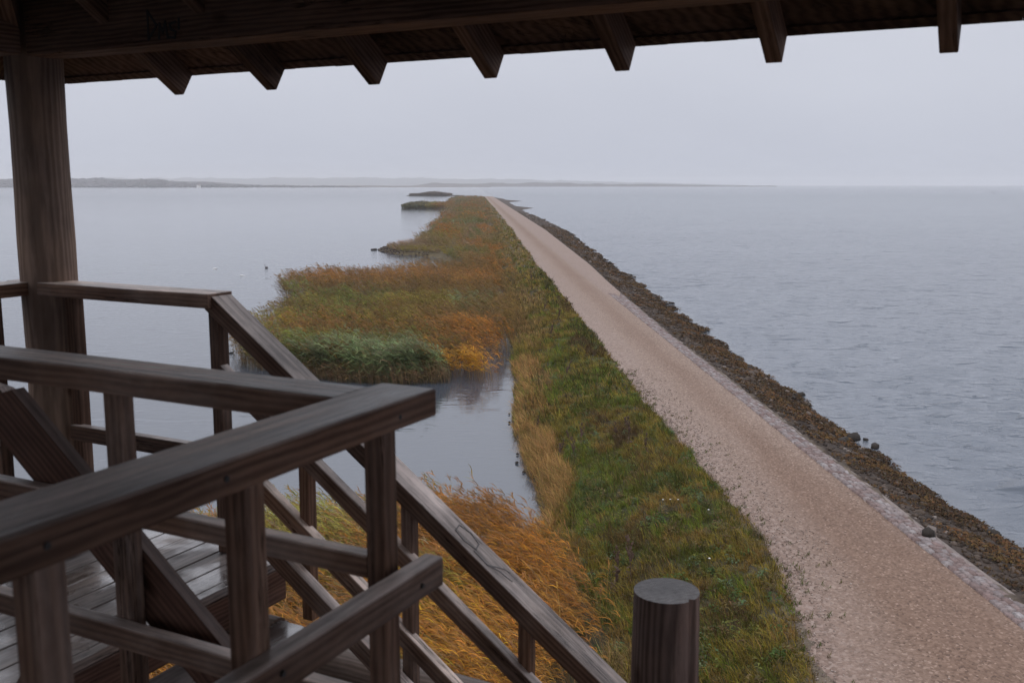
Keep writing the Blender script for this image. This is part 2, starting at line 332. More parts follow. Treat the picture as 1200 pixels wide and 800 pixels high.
# set-stone edging: rows of flat stones
cub = np.array([(-1, -1, -1), (1, -1, -1), (1, 1, -1), (-1, 1, -1), (-.82, -.82, 1), (.82, -.82, 1), (.82, .82, 1), (-.82, .82, 1), (0, 0, 1.15)], float)
cubF = np.array([(0, 1, 5), (0, 5, 4), (1, 2, 6), (1, 6, 5), (2, 3, 7), (2, 7, 6), (3, 0, 4), (3, 4, 7), (4, 5, 8), (5, 6, 8), (6, 7, 8), (7, 4, 8)])
P = []; S = []
pp = 12.0
rows = [11.28, 11.46, 11.64, 11.82]
for r_i, q in enumerate(rows):
    pp = 12.0+random.random()*.2
    while pp < 82:
        L = random.uniform(.16, .42)
        P.append((pp+L/2, 11.28+(q-11.28)/.54*(float(qC(np.array(pp)))-11.56)+random.uniform(-.025, .025), 1.29-.03*r_i+random.uniform(-.015, .02))); S.append((L*.47, .085*(float(qC(np.array(pp)))-11.56)/.54, .06)); pp += L
P = np.array(P); S = np.array(S)
x, y = pq(P[:, 0], P[:, 1])
# long axis of each stone runs along the causeway
V, T = scatter((cub[:, [1, 0, 2]]*np.array((1, 1, 1)), cubF[:, ::-1]), np.stack([x, y, P[:, 2]], -1), S[:, [1, 0, 2]], -AZP+rng.normal(0, .05, len(P)), .12)
cob = npmesh('stone_edging', V, None, M_COBBLE, T=T)
tag(cob, 'strip of pink and lilac set stones edging the gravel track on the sea side', 'stone edging', kind='structure')
# concrete lip beyond the stones
pk = np.concatenate([np.arange(-60, 130, 1.0), np.arange(130, 420, 6.0)])
prof = [(11.88, 1.10), (11.89, 1.235), (12.13, 1.17), (12.16, .75)]
VK = []
for a in pk:
    dq = float(qC(np.array(a)))-12.1+.03*math.sin(a*.7)
    dz = .012*math.sin(a*1.9)
    for (q, z) in prof:
        X_, Y_ = pq(a, q+dq); VK.append((X_, Y_, z+dz-.01))
kerb = npmesh('kerb', np.array(VK), gridquads(len(pk), 4)[:, ::-1], M_KERB, None, False)
tag(kerb, 'thin pale concrete lip between set stones and rubble shore', 'kerb', kind='structure')

# rubble on the sea-side slope
n = 15000
p = 12+(rng.random(n)**1.7)*330; r = qR(p); q = qC(p)+(r+.25-qC(p))*rng.random(n)**.9
msp = 260; p[-msp:] = 145+rng.random(msp)*19; q[-msp:] = qL(p[-msp:])-.3+1.6*rng.random(msp)
s = rng.uniform(.03, .115, n)*(1+.8*(rng.random(n) < .04))*(1+p/160)
x, y = pq(p, q); z = zf(p, q)+s*.15
V, T = scatter(ICO1, np.stack([x, y, z], -1), np.stack([s, s*rng.uniform(.6, 1.1, n), s*rng.uniform(.4, .75, n)], -1), rng.random(n)*6.3)
tag(npmesh('rubble', V, None, M_RUBBLE, T=T), 'brown rubble stones covering the seaward slope', 'rubble', kind='stuff')
# loose gravel along the verge side
n = 4200
p = 14+(rng.random(n)**1.5)*34; q = np.interp(p, pg2, q0)-.02+np.abs(rng.normal(0, .95, n)); s = rng.uniform(.008, .024, n)*(1+p/60)
x, y = pq(p, q); z = np.where(q > 7.2, 1.315, zf(p, q))+s*.2+.012
V, T = scatter(OCT, np.stack([x, y, z], -1), np.stack([s, s*.8, s*.6], -1), rng.random(n)*6.3)
tag(npmesh('loose_gravel', V, None, M_PEBBLE, T=T), 'loose coarse pebbles along the grassy edge of the track', 'gravel', kind='stuff')

# ------------------------------------------------------------------ blades
def bez(P0, P1, P2, seg):
    t = np.linspace(0, 1, seg+1)[None, :, None]
    return (1-t)**2*P0[:, None]+2*t*(1-t)*P1[:, None]+t*t*P2[:, None]
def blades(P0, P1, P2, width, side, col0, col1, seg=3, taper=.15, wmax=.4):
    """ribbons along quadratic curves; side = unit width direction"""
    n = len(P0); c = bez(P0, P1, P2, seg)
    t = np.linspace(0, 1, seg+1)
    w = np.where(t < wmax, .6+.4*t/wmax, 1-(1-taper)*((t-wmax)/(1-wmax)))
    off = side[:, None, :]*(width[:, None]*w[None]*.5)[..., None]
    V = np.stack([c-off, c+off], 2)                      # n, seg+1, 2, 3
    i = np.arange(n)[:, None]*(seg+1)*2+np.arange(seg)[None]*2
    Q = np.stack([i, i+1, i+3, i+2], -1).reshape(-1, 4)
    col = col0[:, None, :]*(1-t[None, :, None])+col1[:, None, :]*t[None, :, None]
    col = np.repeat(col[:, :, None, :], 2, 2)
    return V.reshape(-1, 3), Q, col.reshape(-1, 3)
class Bag:
    def __init__(s): s.v = []; s.q = []; s.c = []; s.n = 0
    def add(s, V, Q, c): s.v.append(V); s.q.append(Q+s.n); s.c.append(c); s.n += len(V)
    def build(s, name, mat): return npmesh(name, np.concatenate(s.v), np.concatenate(s.q), mat, np.concatenate(s.c))
def inside(poly, p, q):
    poly = np.array(poly, float); r = np.zeros(len(p), bool); j = len(poly)-1
    for i in range(len(poly)):
        (xi, yi), (xj, yj) = poly[i], poly[j]
        c = ((yi > q) != (yj > q)) & (p < (xj-xi)*(q-yi)/((yj-yi) if yj != yi else 1e-9)+xi); r ^= c; j = i
    return r
def fill(poly, n):
    a = np.array(poly, float); lo = a.min(0); hi = a.max(0); P = np.zeros(0); Q = np.zeros(0)
    while len(P) < n:
        p = lo[0]+(hi[0]-lo[0])*rng.random(n*2); q = lo[1]+(hi[1]-lo[1])*rng.random(n*2)
        k = inside(poly, p, q); P = np.concatenate([P, p[k]]); Q = np.concatenate([Q, q[k]])
    return P[:n], Q[:n]
WIND = np.array([-math.cos(AZP)*.96, .28, 0.0]); WIND /= np.linalg.norm(WIND)   # from the sea across to the lagoon
UPV = np.array([0, 0, 1.0])
def unit(v): return v/np.maximum(np.linalg.norm(v, axis=-1, keepdims=True), 1e-9)
def paint(p, q, blobs, base):
    """plant colour by place: each blob (p,q,rp,rq,colour,strength)"""
    col = np.repeat(np.array(base, float)[None], len(p), 0)
    jx = p+1.6*(fbm(p*.5, q*.5, 71)-.5)*2; jy = q+1.2*(fbm(p*.5, q*.5, 72)-.5)*2
    for (a, b, ra, rb, c, st) in blobs:
        d = ((jx-a)/ra)**2+((jy-b)/rb)**2
        w = np.clip(1.35-d, 0, 1)*st
        pick = rng.random(len(p)) < w
        col = np.where(pick[:, None], np.array(c), col)
    return col
def vary(col, a=.28, hue=.12):
    n = len(col); return np.clip(col*(1+a*(rng.random((n, 1))*2-1))*(1+hue*(rng.random((n, 3))*2-1)), .004, .9)
ORANGE = (.38, .160, .022); RUST = (.255, .130, .032); GOLD = (.47, .245, .022); OLIVE = (.215, .180, .030); GREEN = (.140, .172, .038)
BLUEGREEN = (.180, .245, .125); STRAW = (.30, .20, .105); TAN = (.22, .155, .085); BROWN = (.085, .055, .034); PLUME = (.115, .068, .050)

def reeds(bag, p, q, z0, h, lean, col, nleaf, lw, seg, wind=WIND, stemcol=TAN, sway=.5, llen=.42, plume=True, spread=1.0):
    n = len(p); x, y = pq(p, q); B = np.stack([x, y, z0], -1)
    ang = rng.random(n)*2*math.pi; R = np.stack([np.cos(ang), np.sin(ang), 0*ang], -1)
    d = unit(wind[None]*1.0+R*sway*(rng.random((n, 1)))); ln = lean*(.65+.7*rng.random(n))
    tip = B+UPV*(h*np.cos(ln))[:, None]+d*(h*np.sin(ln))[:, None]
    mid = B+UPV*(h*.62)[:, None]+d*(h*.10*np.sin(ln))[:, None]
    sd = unit(np.stack([-d[:, 1], d[:, 0], 0*ln], -1)+.6*R)
    sc = vary(np.repeat(np.array(stemcol)[None], n, 0)*.55+col*.45)
    bag.add(*blades(B, mid, tip, lw*.45+0*h, sd, sc*.8, sc, seg+1, .5))
    for k in range(nleaf):
        t = rng.uniform(.28, .98, n)[:, None]
        s = (1-t)**2*B+2*t*(1-t)*mid+t*t*tip
        L = (llen*(.6+.8*rng.random(n))*(.75+.25*h/2))[:, None]
        a2 = rng.random(n)*2*math.pi; R2 = np.stack([np.cos(a2), np.sin(a2), 0*a2], -1)
        dd = unit(wind[None]*(.35+.9*np.sin(ln)[:, None])+R2*.75*spread*rng.random((n, 1)))
        e1 = s+dd*L*.5+UPV*L*(.42*np.cos(ln)[:, None]+.06); e2 = s+dd*L*.97+UPV*L*rng.uniform(-.28, .22, (n, 1))
        side = unit(np.cross(dd, UPV)*1.0+UPV*rng.uniform(-.5, .5, (n, 1)))
        c = vary(col, .5)
        bag.add(*blades(s, e1, e2, lw*(.7+.6*rng.random(n)), side, c, c*np.array((1.12, 1.06, 1.0)), seg, .08))
    if plume:
        for k in range(3):
            L = rng.uniform(.14, .30, n)[:, None]; a2 = rng.random(n)*6.28; R2 = np.stack([np.cos(a2), np.sin(a2), 0*a2], -1)
            dd = unit(d+R2*.35+UPV*.5*np.cos(ln)[:, None]); s = tip-dd*.06
            e1 = s+dd*L*.5+UPV*L*.2; e2 = s+dd*L
            c = vary(np.repeat(np.array(PLUME)[None], n, 0)*.55+col*.55, .3)
            bag.add(*blades(s, e1, e2, lw*1.1+0*h, unit(np.cross(dd, UPV)+UPV*.3), c, c, 2, .3))

# near bed below the tower, blown flat towards the lagoon
NEAR = [(10, -7), (9, 1.6), (14, 1.1), (17, 1.7), (19.5, 2.6), (22, 2.7), (24.5, 2.2), (26.4, 1.2), (27.3, .3), (26.8, -1.2), (27.0, -2.5), (26.0, -4.5), (25.5, -7)]
bag = Bag(); p, q = fill(NEAR, 15000); q = q+rng.normal(0, .28, len(q))
col = paint(p, q, [(24, -4.0, 2.8, 2.2, (.26, .235, .045), .9), (25, -3.0, 1.5, 1.4, (.22, .23, .05), .6), (21, -2.5, 2.0, 1.4, STRAW, .45), (24.5, .4, 1.5, 2.2, ORANGE, .9), (22, 1.9, 2.2, 1.3, ORANGE, .8), (18.5, .5, 2.5, 1.6, GOLD, .35), (20, -.6, 1.3, 1.2, OLIVE, .4), (15.5, -.5, 2.2, 2.5, RUST, .4)], (.34, .155, .028))
col = col*1.22
h = rng.uniform(1.7, 2.35, len(p))*(.78+.35*fbm(p*.35, q*.35, 81))*(1-.35*sst(1.6, 3.2, q))
cn = vn(p*1.5, q*1.5, 111); col = col*(.50+.95*cn)[:, None]; cn2 = vn(p*2.3, q*2.3, 112); col = np.where((cn2 > .72)[:, None], col*.45+np.array((.05, .035, .015)), col); col = np.where(((cn2 < .2) & (q < .5))[:, None], np.array(OLIVE)*(.6+.6*cn)[:, None], col)
h = h*(.80+.40*vn(p*1.2, q*1.2, 113))
reeds(bag, p, q, np.maximum(zf(p, q), 0.0)-.02, h, .80, col, 9, .017, 3, sway=1.05, spread=1.25, llen=.30)
nearbed = bag.build('reed_bed', M_REED)
tag(nearbed, 'orange wind-flattened reeds directly below the wooden stairs', 'reed bed', 'reed beds', 'stuff')

# the big stand in the lagoon
S1 = [(60, -14.3), (57, -13.3), (54.3, -10.6), (51.8, -7), (51.0, -4.3), (51.6, -1.6), (53.2, -.6), (51.2, .3), (51.6, 1.4), (56, 2.2), (62, 2.7), (75, 4.2), (96, 4.8), (113, 4.6), (114, .4), (111, -5), (106.8, -9.6), (105.5, -15.6), (100.4, -18), (94.5, -17.9), (86, -15.6), (84.6, -13.2), (80, -12.6), (77, -13.6), (70, -14.2), (64.5, -15)]
bag = Bag(); p, q = fill(S1, 17000)
# thin out far rows, keep the front rich
front = sst(62, 52, p); keep = rng.random(len(p)) < (.62+.38*front); p, q = p[keep], q[keep]
fp = 51+rng.random(2600)**1.6*4; fq = rng.uniform(-11.5, -1.2, 2600); k = inside(S1, fp, fq); p = np.concatenate([p, fp[k]]); q = np.concatenate([q, fq[k]])
blobs1 = [(99, -9, 9, 9.5, RUST, .95), (98, -14, 5, 4, ORANGE, .25), (98, 0, 9, 3.5, RUST, .8), (101, 3, 8, 3, ORANGE, .35), (88, -15.5, 4, 2.2, GREEN, .7), (78, -9, 7.5, 5.5, GREEN, .75), (77, -12, 3.5, 2.5, OLIVE, .6), (76.8, -4, 5, 4.5, OLIVE, .8), (77, .3, 4.5, 1.8, BLUEGREEN, .5),
          (66, -12.5, 5, 2.5, OLIVE, .8), (64.5, -9.5, 5, 2.6, RUST, .7), (64, -5.7, 4.5, 3, RUST, .55), (66, -4.3, 4.0, 2.5, OLIVE, .5), (60, -.8, 6.5, 2.0, RUST, .9), (62, .4, 5, 1.6, ORANGE, .35), (58.5, -8.5, 2.2, 3.0, OLIVE, .8), (60, 1.8, 4.5, 1.2, ORANGE, .6),
          (56.5, -6.5, 4.0, 5.5, GREEN, .7), (52.3, -7, 3.4, 4.8, BLUEGREEN, .72), (52.3, -3.6, 3.2, 2.4, BLUEGREEN, .72), (55.5, -11.5, 3.2, 2.4, GREEN, .75), (68, -9, 4, 4, GREEN, .35), (52.4, .2, 2.4, 1.5, GOLD, .85), (55.5, 1.1, 2.8, 1.0, ORANGE, .7)]
col = paint(p, q, blobs1, (.165, .105, .028))
h = rng.uniform(1.75, 2.35, len(p))*(.82+.3*fbm(p*.2, q*.2, 82)); gold = ((p-52.4)/2.6)**2+((q-.2)/1.7)**2 < 1; h = np.where(gold, h*.92, h)
col = col*1.12
k = (q < .4+5.4*fbm(p*.13, p*0+.4, 97)-.9*(p < 62)) | (rng.random(len(p)) < .12); p, q, h, col = p[k], q[k], h[k], col[k]
cl_ = vn(p*.9, q*.9, 98); col = col*(.55+.85*cl_)[:, None]*np.array((1.0, .97, .85)); h = h*(.86+.28*vn(p*.7, q*.7, 99))*np.where(p < 58, .72+.5*vn(p*1.6, q*1.1, 104), 1.0)
reeds(bag, p, q, np.where(zf(p, q) > 0, zf(p, q), -.1), h, .40, col, 7, .046, 2, sway=.8, llen=.55)
# standing dead stems along the water's edge
fq = rng.uniform(-13.5, -1.3, 1500); fp = np.interp(fq, [-14.3, -13.3, -10.6, -7, -4.3, -1.3], [60, 57, 54.3, 51.8, 51, 51.4])-.25+rng.random(1500)*1.0
reeds(bag, fp, fq, fp*0-.1, rng.uniform(.5, 1.5, len(fp)), .3, vary(np.repeat(np.array(STRAW)[None]*.75, len(fp), 0), .5), 2, .03, 2, plume=False, sway=1.5)
# thin fringe of single stems outside the left edge
fp = rng.uniform(57, 96, 260); fq = np.interp(fp, [57, 65, 72, 80, 86, 96], [-13.8, -15.2, -14.6, -13, -16, -18.3])+rng.normal(0, .35, 260)
reeds(bag, fp, fq, fp*0-.1, rng.uniform(.9, 1.9, 260), .35, np.repeat(np.array(BROWN)[None]*1.3, 260, 0), 2, .035, 2, sway=1.2)
tag(bag.build('reed_bed', M_REED), 'broad rust and green reed stand in the lagoon left of the track', 'reed bed', 'reed beds', 'stuff')

# reeds and tall grasses on the far part of the bank
bag = Bag()
FARL = [(113, 2), (119, -.6), (127, -2.6), (140, -4.2), (150, -5), (170, -9.4), (190, -11.6), (266, -11.3), (315, -11.5), (372, -12), (425, -12.4), (560, -15), (684, -17), (750, -15), (752, 6.4), (560, 6.8), (315, 6.4), (200, 6.0), (150, 5.6), (118, 5.2)]
p = 113+rng.random(26000)**1.8*640; q = -17+24*rng.random(26000); k = inside(FARL, p, q); p, q = p[k], q[k]
bl = [(118, .4, 7, 3.2, RUST, .8), (155, .6, 14, 3.5, RUST, .5), (204, 3.4, 22, 2.2, ORANGE, .7), (185, -4, 20, 3.5, OLIVE, .8), (244, -2, 16, 4.5, BLUEGREEN, .85), (275, -6, 25, 2.5, GREEN, .7), (215, -6.5, 18, 2.5, GREEN, .6), (313, -.6, 22, 3.5, GOLD, .45), (345, -5, 25, 3, OLIVE, .7), (420, -2, 55, 7, RUST, .6), (560, -4, 80, 8, TAN, .6), (140, -2.5, 12, 2.5, OLIVE, .7)]
col = paint(p, q, bl, (.225, .165, .062)); nz = fbm(p*.045, q*.22, 101); nz2 = fbm(p*.08, q*.35, 102); rr_ = rng.random(len(p))
col = np.where(((nz > .60) & (rr_ < .7))[:, None], np.array(STRAW), col); col = np.where(((nz < .38) & (rr_ < .7))[:, None], np.array(OLIVE)*.8, col); col = np.where(((nz2 > .64) & (rr_ < .8))[:, None], np.array(ORANGE)*.9, col); col = np.where(((nz2 < .36) & (rr_ < .8))[:, None], np.array(GREEN)*.75, col)
h = rng.uniform(.9, 1.9, len(p))*(.30+1.15*fbm(p*.07, q*.3, 83))*np.where(q > 3.0, .55, 1)
k = (q > qL(p)-.4) & (q < 1.2+6.6*fbm(p*.045, p*0+.2, 103)) | (rng.random(len(p)) < .15); p, q, h, col = p[k], q[k], h[k], col[k]
lw = .05+.0004*p.mean()
for a, b in ((113, 180), (180, 300), (300, 760)):
    k = (p >= a) & (p < b); w_ = {113: .07, 180: .11, 300: .22}[a]
    reeds(bag, p[k], q[k], np.maximum(zf(p[k], q[k]), 0)-.02, h[k], .4, col[k], 5, w_, 2, sway=.9, llen=.6)
tag(bag.build('reed_bed', M_REED), 'patchy brown and olive reeds on the distant stretch of bank', 'reed bed', 'reed beds', 'stuff')
bag = Bag(); S3 = [(424, -30.5), (424, -12), (440, -8), (493, -9), (490, -35), (470, -36), (440, -35)]
p, q = fill(S3, 4200); col = paint(p, q, [(450, -28, 60, 9, (.085, .095, .045), .9), (445, -12, 60, 6, RUST, .8)], OLIVE)
k = (p > 424+9*fbm(q*.25, q*0+.3, 121)) & (q > -34+9*fbm(p*.06, p*0, 122)); p, q, col = p[k], q[k], col[k]
hs_ = rng.uniform(1.7, 2.5, len(p))*(.55+.75*fbm(p*.08, q*.2, 123))*sst(-37, -27, q)**.5
reeds(bag, p, q, p*0-.1, np.maximum(hs_, .5), .3, col, 5, .26, 2, sway=.9, llen=.7)
tag(bag.build('reed_bed', M_REED), 'distant tongue of grey green reeds reaching left into the lagoon', 'reed bed', 'reed beds', 'stuff')
# low scrub island beyond the end of the track
bag = Bag(); p, q = fill([(880, -22), (900, -57), (950, -58), (960, -20)], 2600)
hh = rng.uniform(1.2, 2.0, len(p))+2.4*np.exp(-((q+36)/11)**2)*rng.random(len(p))
reeds(bag, p, q, p*0, hh, .25, vary(np.repeat(np.array((.10, .075, .055))[None], len(p), 0)), 6, .4, 2, sway=1.4, llen=1.1, plume=False)
tag(bag.build('scrub', M_REED), 'grey brown scrub on the low island past the end of the causeway', 'scrub', kind='stuff')
x, y = pq(np.array([878., 880, 900, 955, 962, 940]), np.array([-20., -40, -60, -60, -20, -8]))
isl = npmesh('island', np.concatenate([np.stack([x, y, x*0+.25], -1), np.stack([x*1.0, y, x*0-1], -1)]), np.array([(i, (i+1) % 6, (i+1) % 6+6, i+6) for i in range(6)]), M_SOIL, np.repeat(np.array([(.07, .055, .035)]), 12, 0), T=np.array([(0, i, i+1) for i in range(1, 5)]))
tag(isl, 'low mud island past the end of the causeway', 'island', kind='structure')
# straw grass on the little spit
bag = Bag(); p, q = fill([(144, -5), (149, -11), (155, -13.2), (161, -13.6), (166, -10.5), (172, -8.6), (168, -4)], 2600)
col = paint(p, q, [(166, -12, 6, 3, (.33, .21, .12), .9), (150, -8, 6, 4, OLIVE, .6)], TAN)
reeds(bag, p, q, np.maximum(zf(p, q), 0), rng.uniform(.35, .75, len(p))*(1+.9*np.exp(-((p-166)/4)**2)), .5, col, 4, .06, 2, llen=.4, sway=.9, plume=False)
tag(bag.build('grass', M_GRASS), 'pale straw grass on the small rocky spit in the lagoon', 'grass', kind='stuff')

# ------------------------------------------------------------------ grass of the verge
bag = Bag()
def grass(n, p0, p1, power, hmul, w, seg, qlo=None):
    p = p0+(p1-p0)*rng.random(n)**power
    lo = np.where(p < 27, np.interp(p, [10, 17, 20, 24.5, 27], [1.4, 2.2, 2.9, 2.4, 1.8]), np.maximum(qL(p)+.22, 1.4)) if qlo is None else qlo+0*p
    hi = np.interp(p, pg2, q0)+.22+.28*rng.normal(0, 1, n)
    q = lo+(hi-lo)*rng.random(n)
    nt_ = n//26; ti = rng.integers(0, nt_, n); tp = p0+(p1-p0)*rng.random(nt_)**power; tl = np.interp(tp, pg2, q0)+.08
    tlo = np.where(tp < 27, np.interp(tp, [10, 17, 20, 24.5, 27], [1.4, 2.2, 2.9, 2.4, 1.8]), np.maximum(qL(tp)+.1, 1.4)) if qlo is None else qlo+0*tp
    tq = tlo+(tl-tlo)*rng.random(nt_); tr = rng.uniform(.05, .16, nt_)*(1+p0/60); th_ = rng.uniform(.55, 1.7, nt_); tb = rng.uniform(.62, 1.45, nt_)
    tuft = rng.random(n) < .7; an_ = rng.random(n)*6.283; ra_ = tr[ti]*np.sqrt(rng.random(n))
    p = np.where(tuft, tp[ti]+ra_*np.cos(an_), p); q = np.where(tuft, tq[ti]+ra_*np.sin(an_), q); hm_ = np.where(tuft, th_[ti], .6); bm_ = np.where(tuft, tb[ti], .85)
    # bald patches near the track
    edge = np.interp(p, pg2, q0)-q
    k = rng.random(n) < np.clip(.9+edge/.5, .05, 1); k &= (fbm(p*1.3, q*1.3, 61) > .30) | (rng.random(n) < .5)
    p, q = p[k], q[k]; edge = edge[k]; hm_ = hm_[k]; bm_ = bm_[k]; n = len(p)
    g1 = fbm(p*.35, q*.5, 62); g2 = fbm(p*.9, q*1.1, 63)
    col = np.where((g1 > .53)[:, None], np.array((.118, .158, .028)), np.array((.190, .160, .036)))
    col = np.where((g2 > .62)[:, None], np.array((.205, .145, .048)), col)
    far_ = (p > 85) & (rng.random(n) < .75*sst(85, 130, p)); col = np.where(far_[:, None], np.where((g2 > .5)[:, None], np.array((.27, .19, .09)), np.array((.16, .13, .04))), col)
    col = np.where((g2 < .34)[:, None], np.array((.090, .108, .022)), col)
    sh = qL(p)+1.0
    bl = [(88, 3.4, 32, 1.5, (.30, .21, .10), .55), (72, 4.2, 10, 1.0, (.20, .15, .06), .5), (50, 3.0, 4, .9, STRAW, .9), (43.5, 2.7, 4, .7, (.25, .16, .07), .85), (33, 2.4, 6, .6, (.22, .15, .06), .75), (70, 3, 8, 1.2, STRAW, .7), (84, 4.6, 9, 1.4, TAN, .7), (95, 6.9, 12, .8, (.075, .085, .026), .7), (64, 1.9, 3, .8, (.33, .2, .11), .7),
          (29.3, 3.7, 1.3, .8, (.095, .135, .060), .55), (29, 6.3, 1.3, .75, (.060, .088, .026), .8), (27, 7.0, .9, .45, (.09, .135, .075), .4), (59.8, 6.9, 5, .8, (.05, .06, .02), .6), (37, 4.0, 1.6, .7, (.085, .125, .04), .5), (44, 5.2, 4, 1.0, (.075, .11, .022), .55),
          (34.6, 5.6, 1.5, .6, BROWN, .9), (55, 6.4, 3.5, .7, BROWN, .75), (38.5, 5.0, 1.5, .5, BROWN, .6), (74, 6.6, 5, .6, BROWN, .6), (25, 3.9, 1.4, .9, (.10, .07, .035), .7), (22, 4.2, 1.2, .7, (.12, .085, .045), .45), (20, 5.2, 1.5, .6, (.11, .07, .04), .5), (21, 3.2, 1.4, .6, (.115, .14, .045), .7), (18, 2.4, 1.2, .8, (.24, .18, .10), .8), (31, 5.2, 1.5, .5, (.15, .11, .05), .55)]
    c2 = paint(p, q, bl, (0, 0, 0)); col = np.where((c2.sum(1) > 0)[:, None], c2, col)
    bank = (p > 27) & (p < 56) & (q < qL(p)+.1+1.7*fbm(p*.35, p*0+.8, 65)) & (rng.random(n) < .46)
    col = np.where(bank[:, None], np.where((g2 > .5)[:, None], np.array((.34, .215, .105)), np.array((.26, .175, .08))), col)
    u_ = rng.random(n); col = np.where(((u_ < .13) & ~bank)[:, None], np.array((.215, .165, .080)), col); col = np.where(((u_ > .94) & ~bank)[:, None], np.array((.055, .045, .022)), col)
    col = vary(col, .40, .15)*bm_[:, None]*np.array((1.10, 1.02, .78))
    h = .70*hm_* rng.uniform(.14, .38, n)*hmul*(.45+1.1*fbm(p*.8, q*.8, 64))*np.clip(.5+edge*1.2, .42, 1)
    h *= 1+.9*sst(4.2, 2.4, q)*(rng.random(n) < .5)
    h = np.where(bank, rng.uniform(.35, .75, n), h); h = np.where((col[:, 0] < .10) & (col[:, 1] < .07), h*1.7, h)
    ln = rng.uniform(.3, 1.1, n); ang = rng.random(n)*6.283; R = np.stack([np.cos(ang), np.sin(ang), 0*ang], -1)
    d = unit(WIND[None]*.55+R); x, y = pq(p, q); B = np.stack([x, y, np.maximum(zf(p, q)-.03, 0)], -1)
    mid = B+UPV*(h*.6)[:, None]+d*(h*.1)[:, None]; tip = B+UPV*(h*np.cos(ln))[:, None]+d*(h*np.sin(ln)*1.1)[:, None]
    sd = unit(np.stack([-d[:, 1], d[:, 0], 0*ln], -1)+.8*R)
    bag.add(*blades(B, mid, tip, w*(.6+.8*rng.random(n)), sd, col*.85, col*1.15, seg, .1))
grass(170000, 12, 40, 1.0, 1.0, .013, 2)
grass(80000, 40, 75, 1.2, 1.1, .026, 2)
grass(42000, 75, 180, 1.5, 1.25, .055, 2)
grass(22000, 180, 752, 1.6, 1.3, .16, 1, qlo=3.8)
n = 26000; nc = 620; ti = rng.integers(0, nc, n); tp = 13+44*rng.random(nc)**1.2; tq = np.maximum(qL(tp)+.8, 2.2)+(np.interp(tp, pg2, q0)-.1-np.maximum(qL(tp)+.8, 2.2))*rng.random(nc); rad_ = rng.uniform(.06, .28, nc)
an_ = rng.random(n)*6.283; rr_ = rad_[ti]*np.sqrt(rng.random(n)); p = tp[ti]+rr_*np.cos(an_); q = tq[ti]+rr_*np.sin(an_); x, y = pq(p, q); hz0 = rng.uniform(.03, .30, n)*(1-.6*rr_/rad_[ti])
B = np.stack([x, y, zf(p, q)+hz0], -1); a2 = rng.random(n)*6.283; d = np.stack([np.cos(a2), np.sin(a2), 0*a2], -1); L = rng.uniform(.05, .12, n)
pal = np.array([(.075, .125, .035), (.060, .095, .030), (.11, .155, .075), (.13, .135, .035), (.10, .075, .035), (.16, .115, .05)]); c = vary(pal[(ti*7) % 6], .35)
bag.add(*blades(B, B+d*(L*.5)[:, None]+UPV*(L*.35)[:, None], B+d*L[:, None]-UPV*(L*.1)[:, None], L*.42, unit(np.cross(d, UPV)+UPV*rng.uniform(-.4, .4, (n, 1))), c, c, 2, .1, .5))
n = 2600; ti = rng.integers(0, 150, n); tp = 14+34*rng.random(150); tq = np.interp(tp, pg2, q0)+np.abs(rng.normal(.1, .45, 150)); an_ = rng.random(n)*6.283; rr_ = .07*np.sqrt(rng.random(n))*(.5+1.2*rng.random(150))[ti]
p = tp[ti]+rr_*np.cos(an_)*1.6; q = tq[ti]+rr_*np.sin(an_); x, y = pq(p, q); B = np.stack([x, y, 0*x+1.29], -1); d = np.stack([np.cos(an_), np.sin(an_), 0*an_], -1); h = rng.uniform(.04, .14, n)
c = vary(np.where((ti % 3 == 0)[:, None], np.array((.12, .10, .035)), np.array((.075, .085, .022))), .35)
bag.add(*blades(B, B+UPV*(h*.7)[:, None]+d*(h*.2)[:, None], B+UPV*(h*.8)[:, None]+d*(h*.8)[:, None], .014+0*h, unit(np.stack([-d[:, 1], d[:, 0], 0*h], -1)), c, c, 2, .1))
tag(bag.build('grass', M_GRASS), 'rough green and olive grass covering the verge beside the gravel', 'grass', kind='stuff')
# drift weed on the rubble
bag = Bag(); n = 60000
p = 12+(rng.random(n)**1.6)*220; r = qR(p); f = rng.random(n); q = qC(p)+.3+(r+.15-qC(p)-.3)*f**.7
k = fbm(p*.7, q*.9, 66)+.18*f > .47; p, q = p[k], q[k]; n = len(p)
x, y = pq(p, q); s = rng.uniform(.05, .15, n)*(1+p/120)
B = np.stack([x, y, np.maximum(zf(p, q), -.02)+.06+.05*rng.random(n)], -1); ang = rng.random(n)*6.283; d = np.stack([np.cos(ang), np.sin(ang), 0*ang], -1)
wc = np.where((fbm(p*.5, q*.8, 67) > .52)[:, None], np.array((.090, .052, .022)), np.array((.055, .034, .018))); wc = np.where((fbm(p*.3, q, 68) > .62)[:, None], np.array((.095, .052, .024)), wc)
c = vary(wc, .45)
bag.add(*blades(B, B+d*(s*.5)[:, None]+UPV*(s*.45)[:, None], B+d*s[:, None]-UPV*(s*.1)[:, None], s*.42, unit(np.cross(d, UPV)+UPV*rng.uniform(-.6, .6, (n, 1))), c, c, 2, .3))
tag(bag.build('seaweed', M_COLA), 'rust brown drift weed strewn over the rubble shore', 'seaweed', kind='stuff')

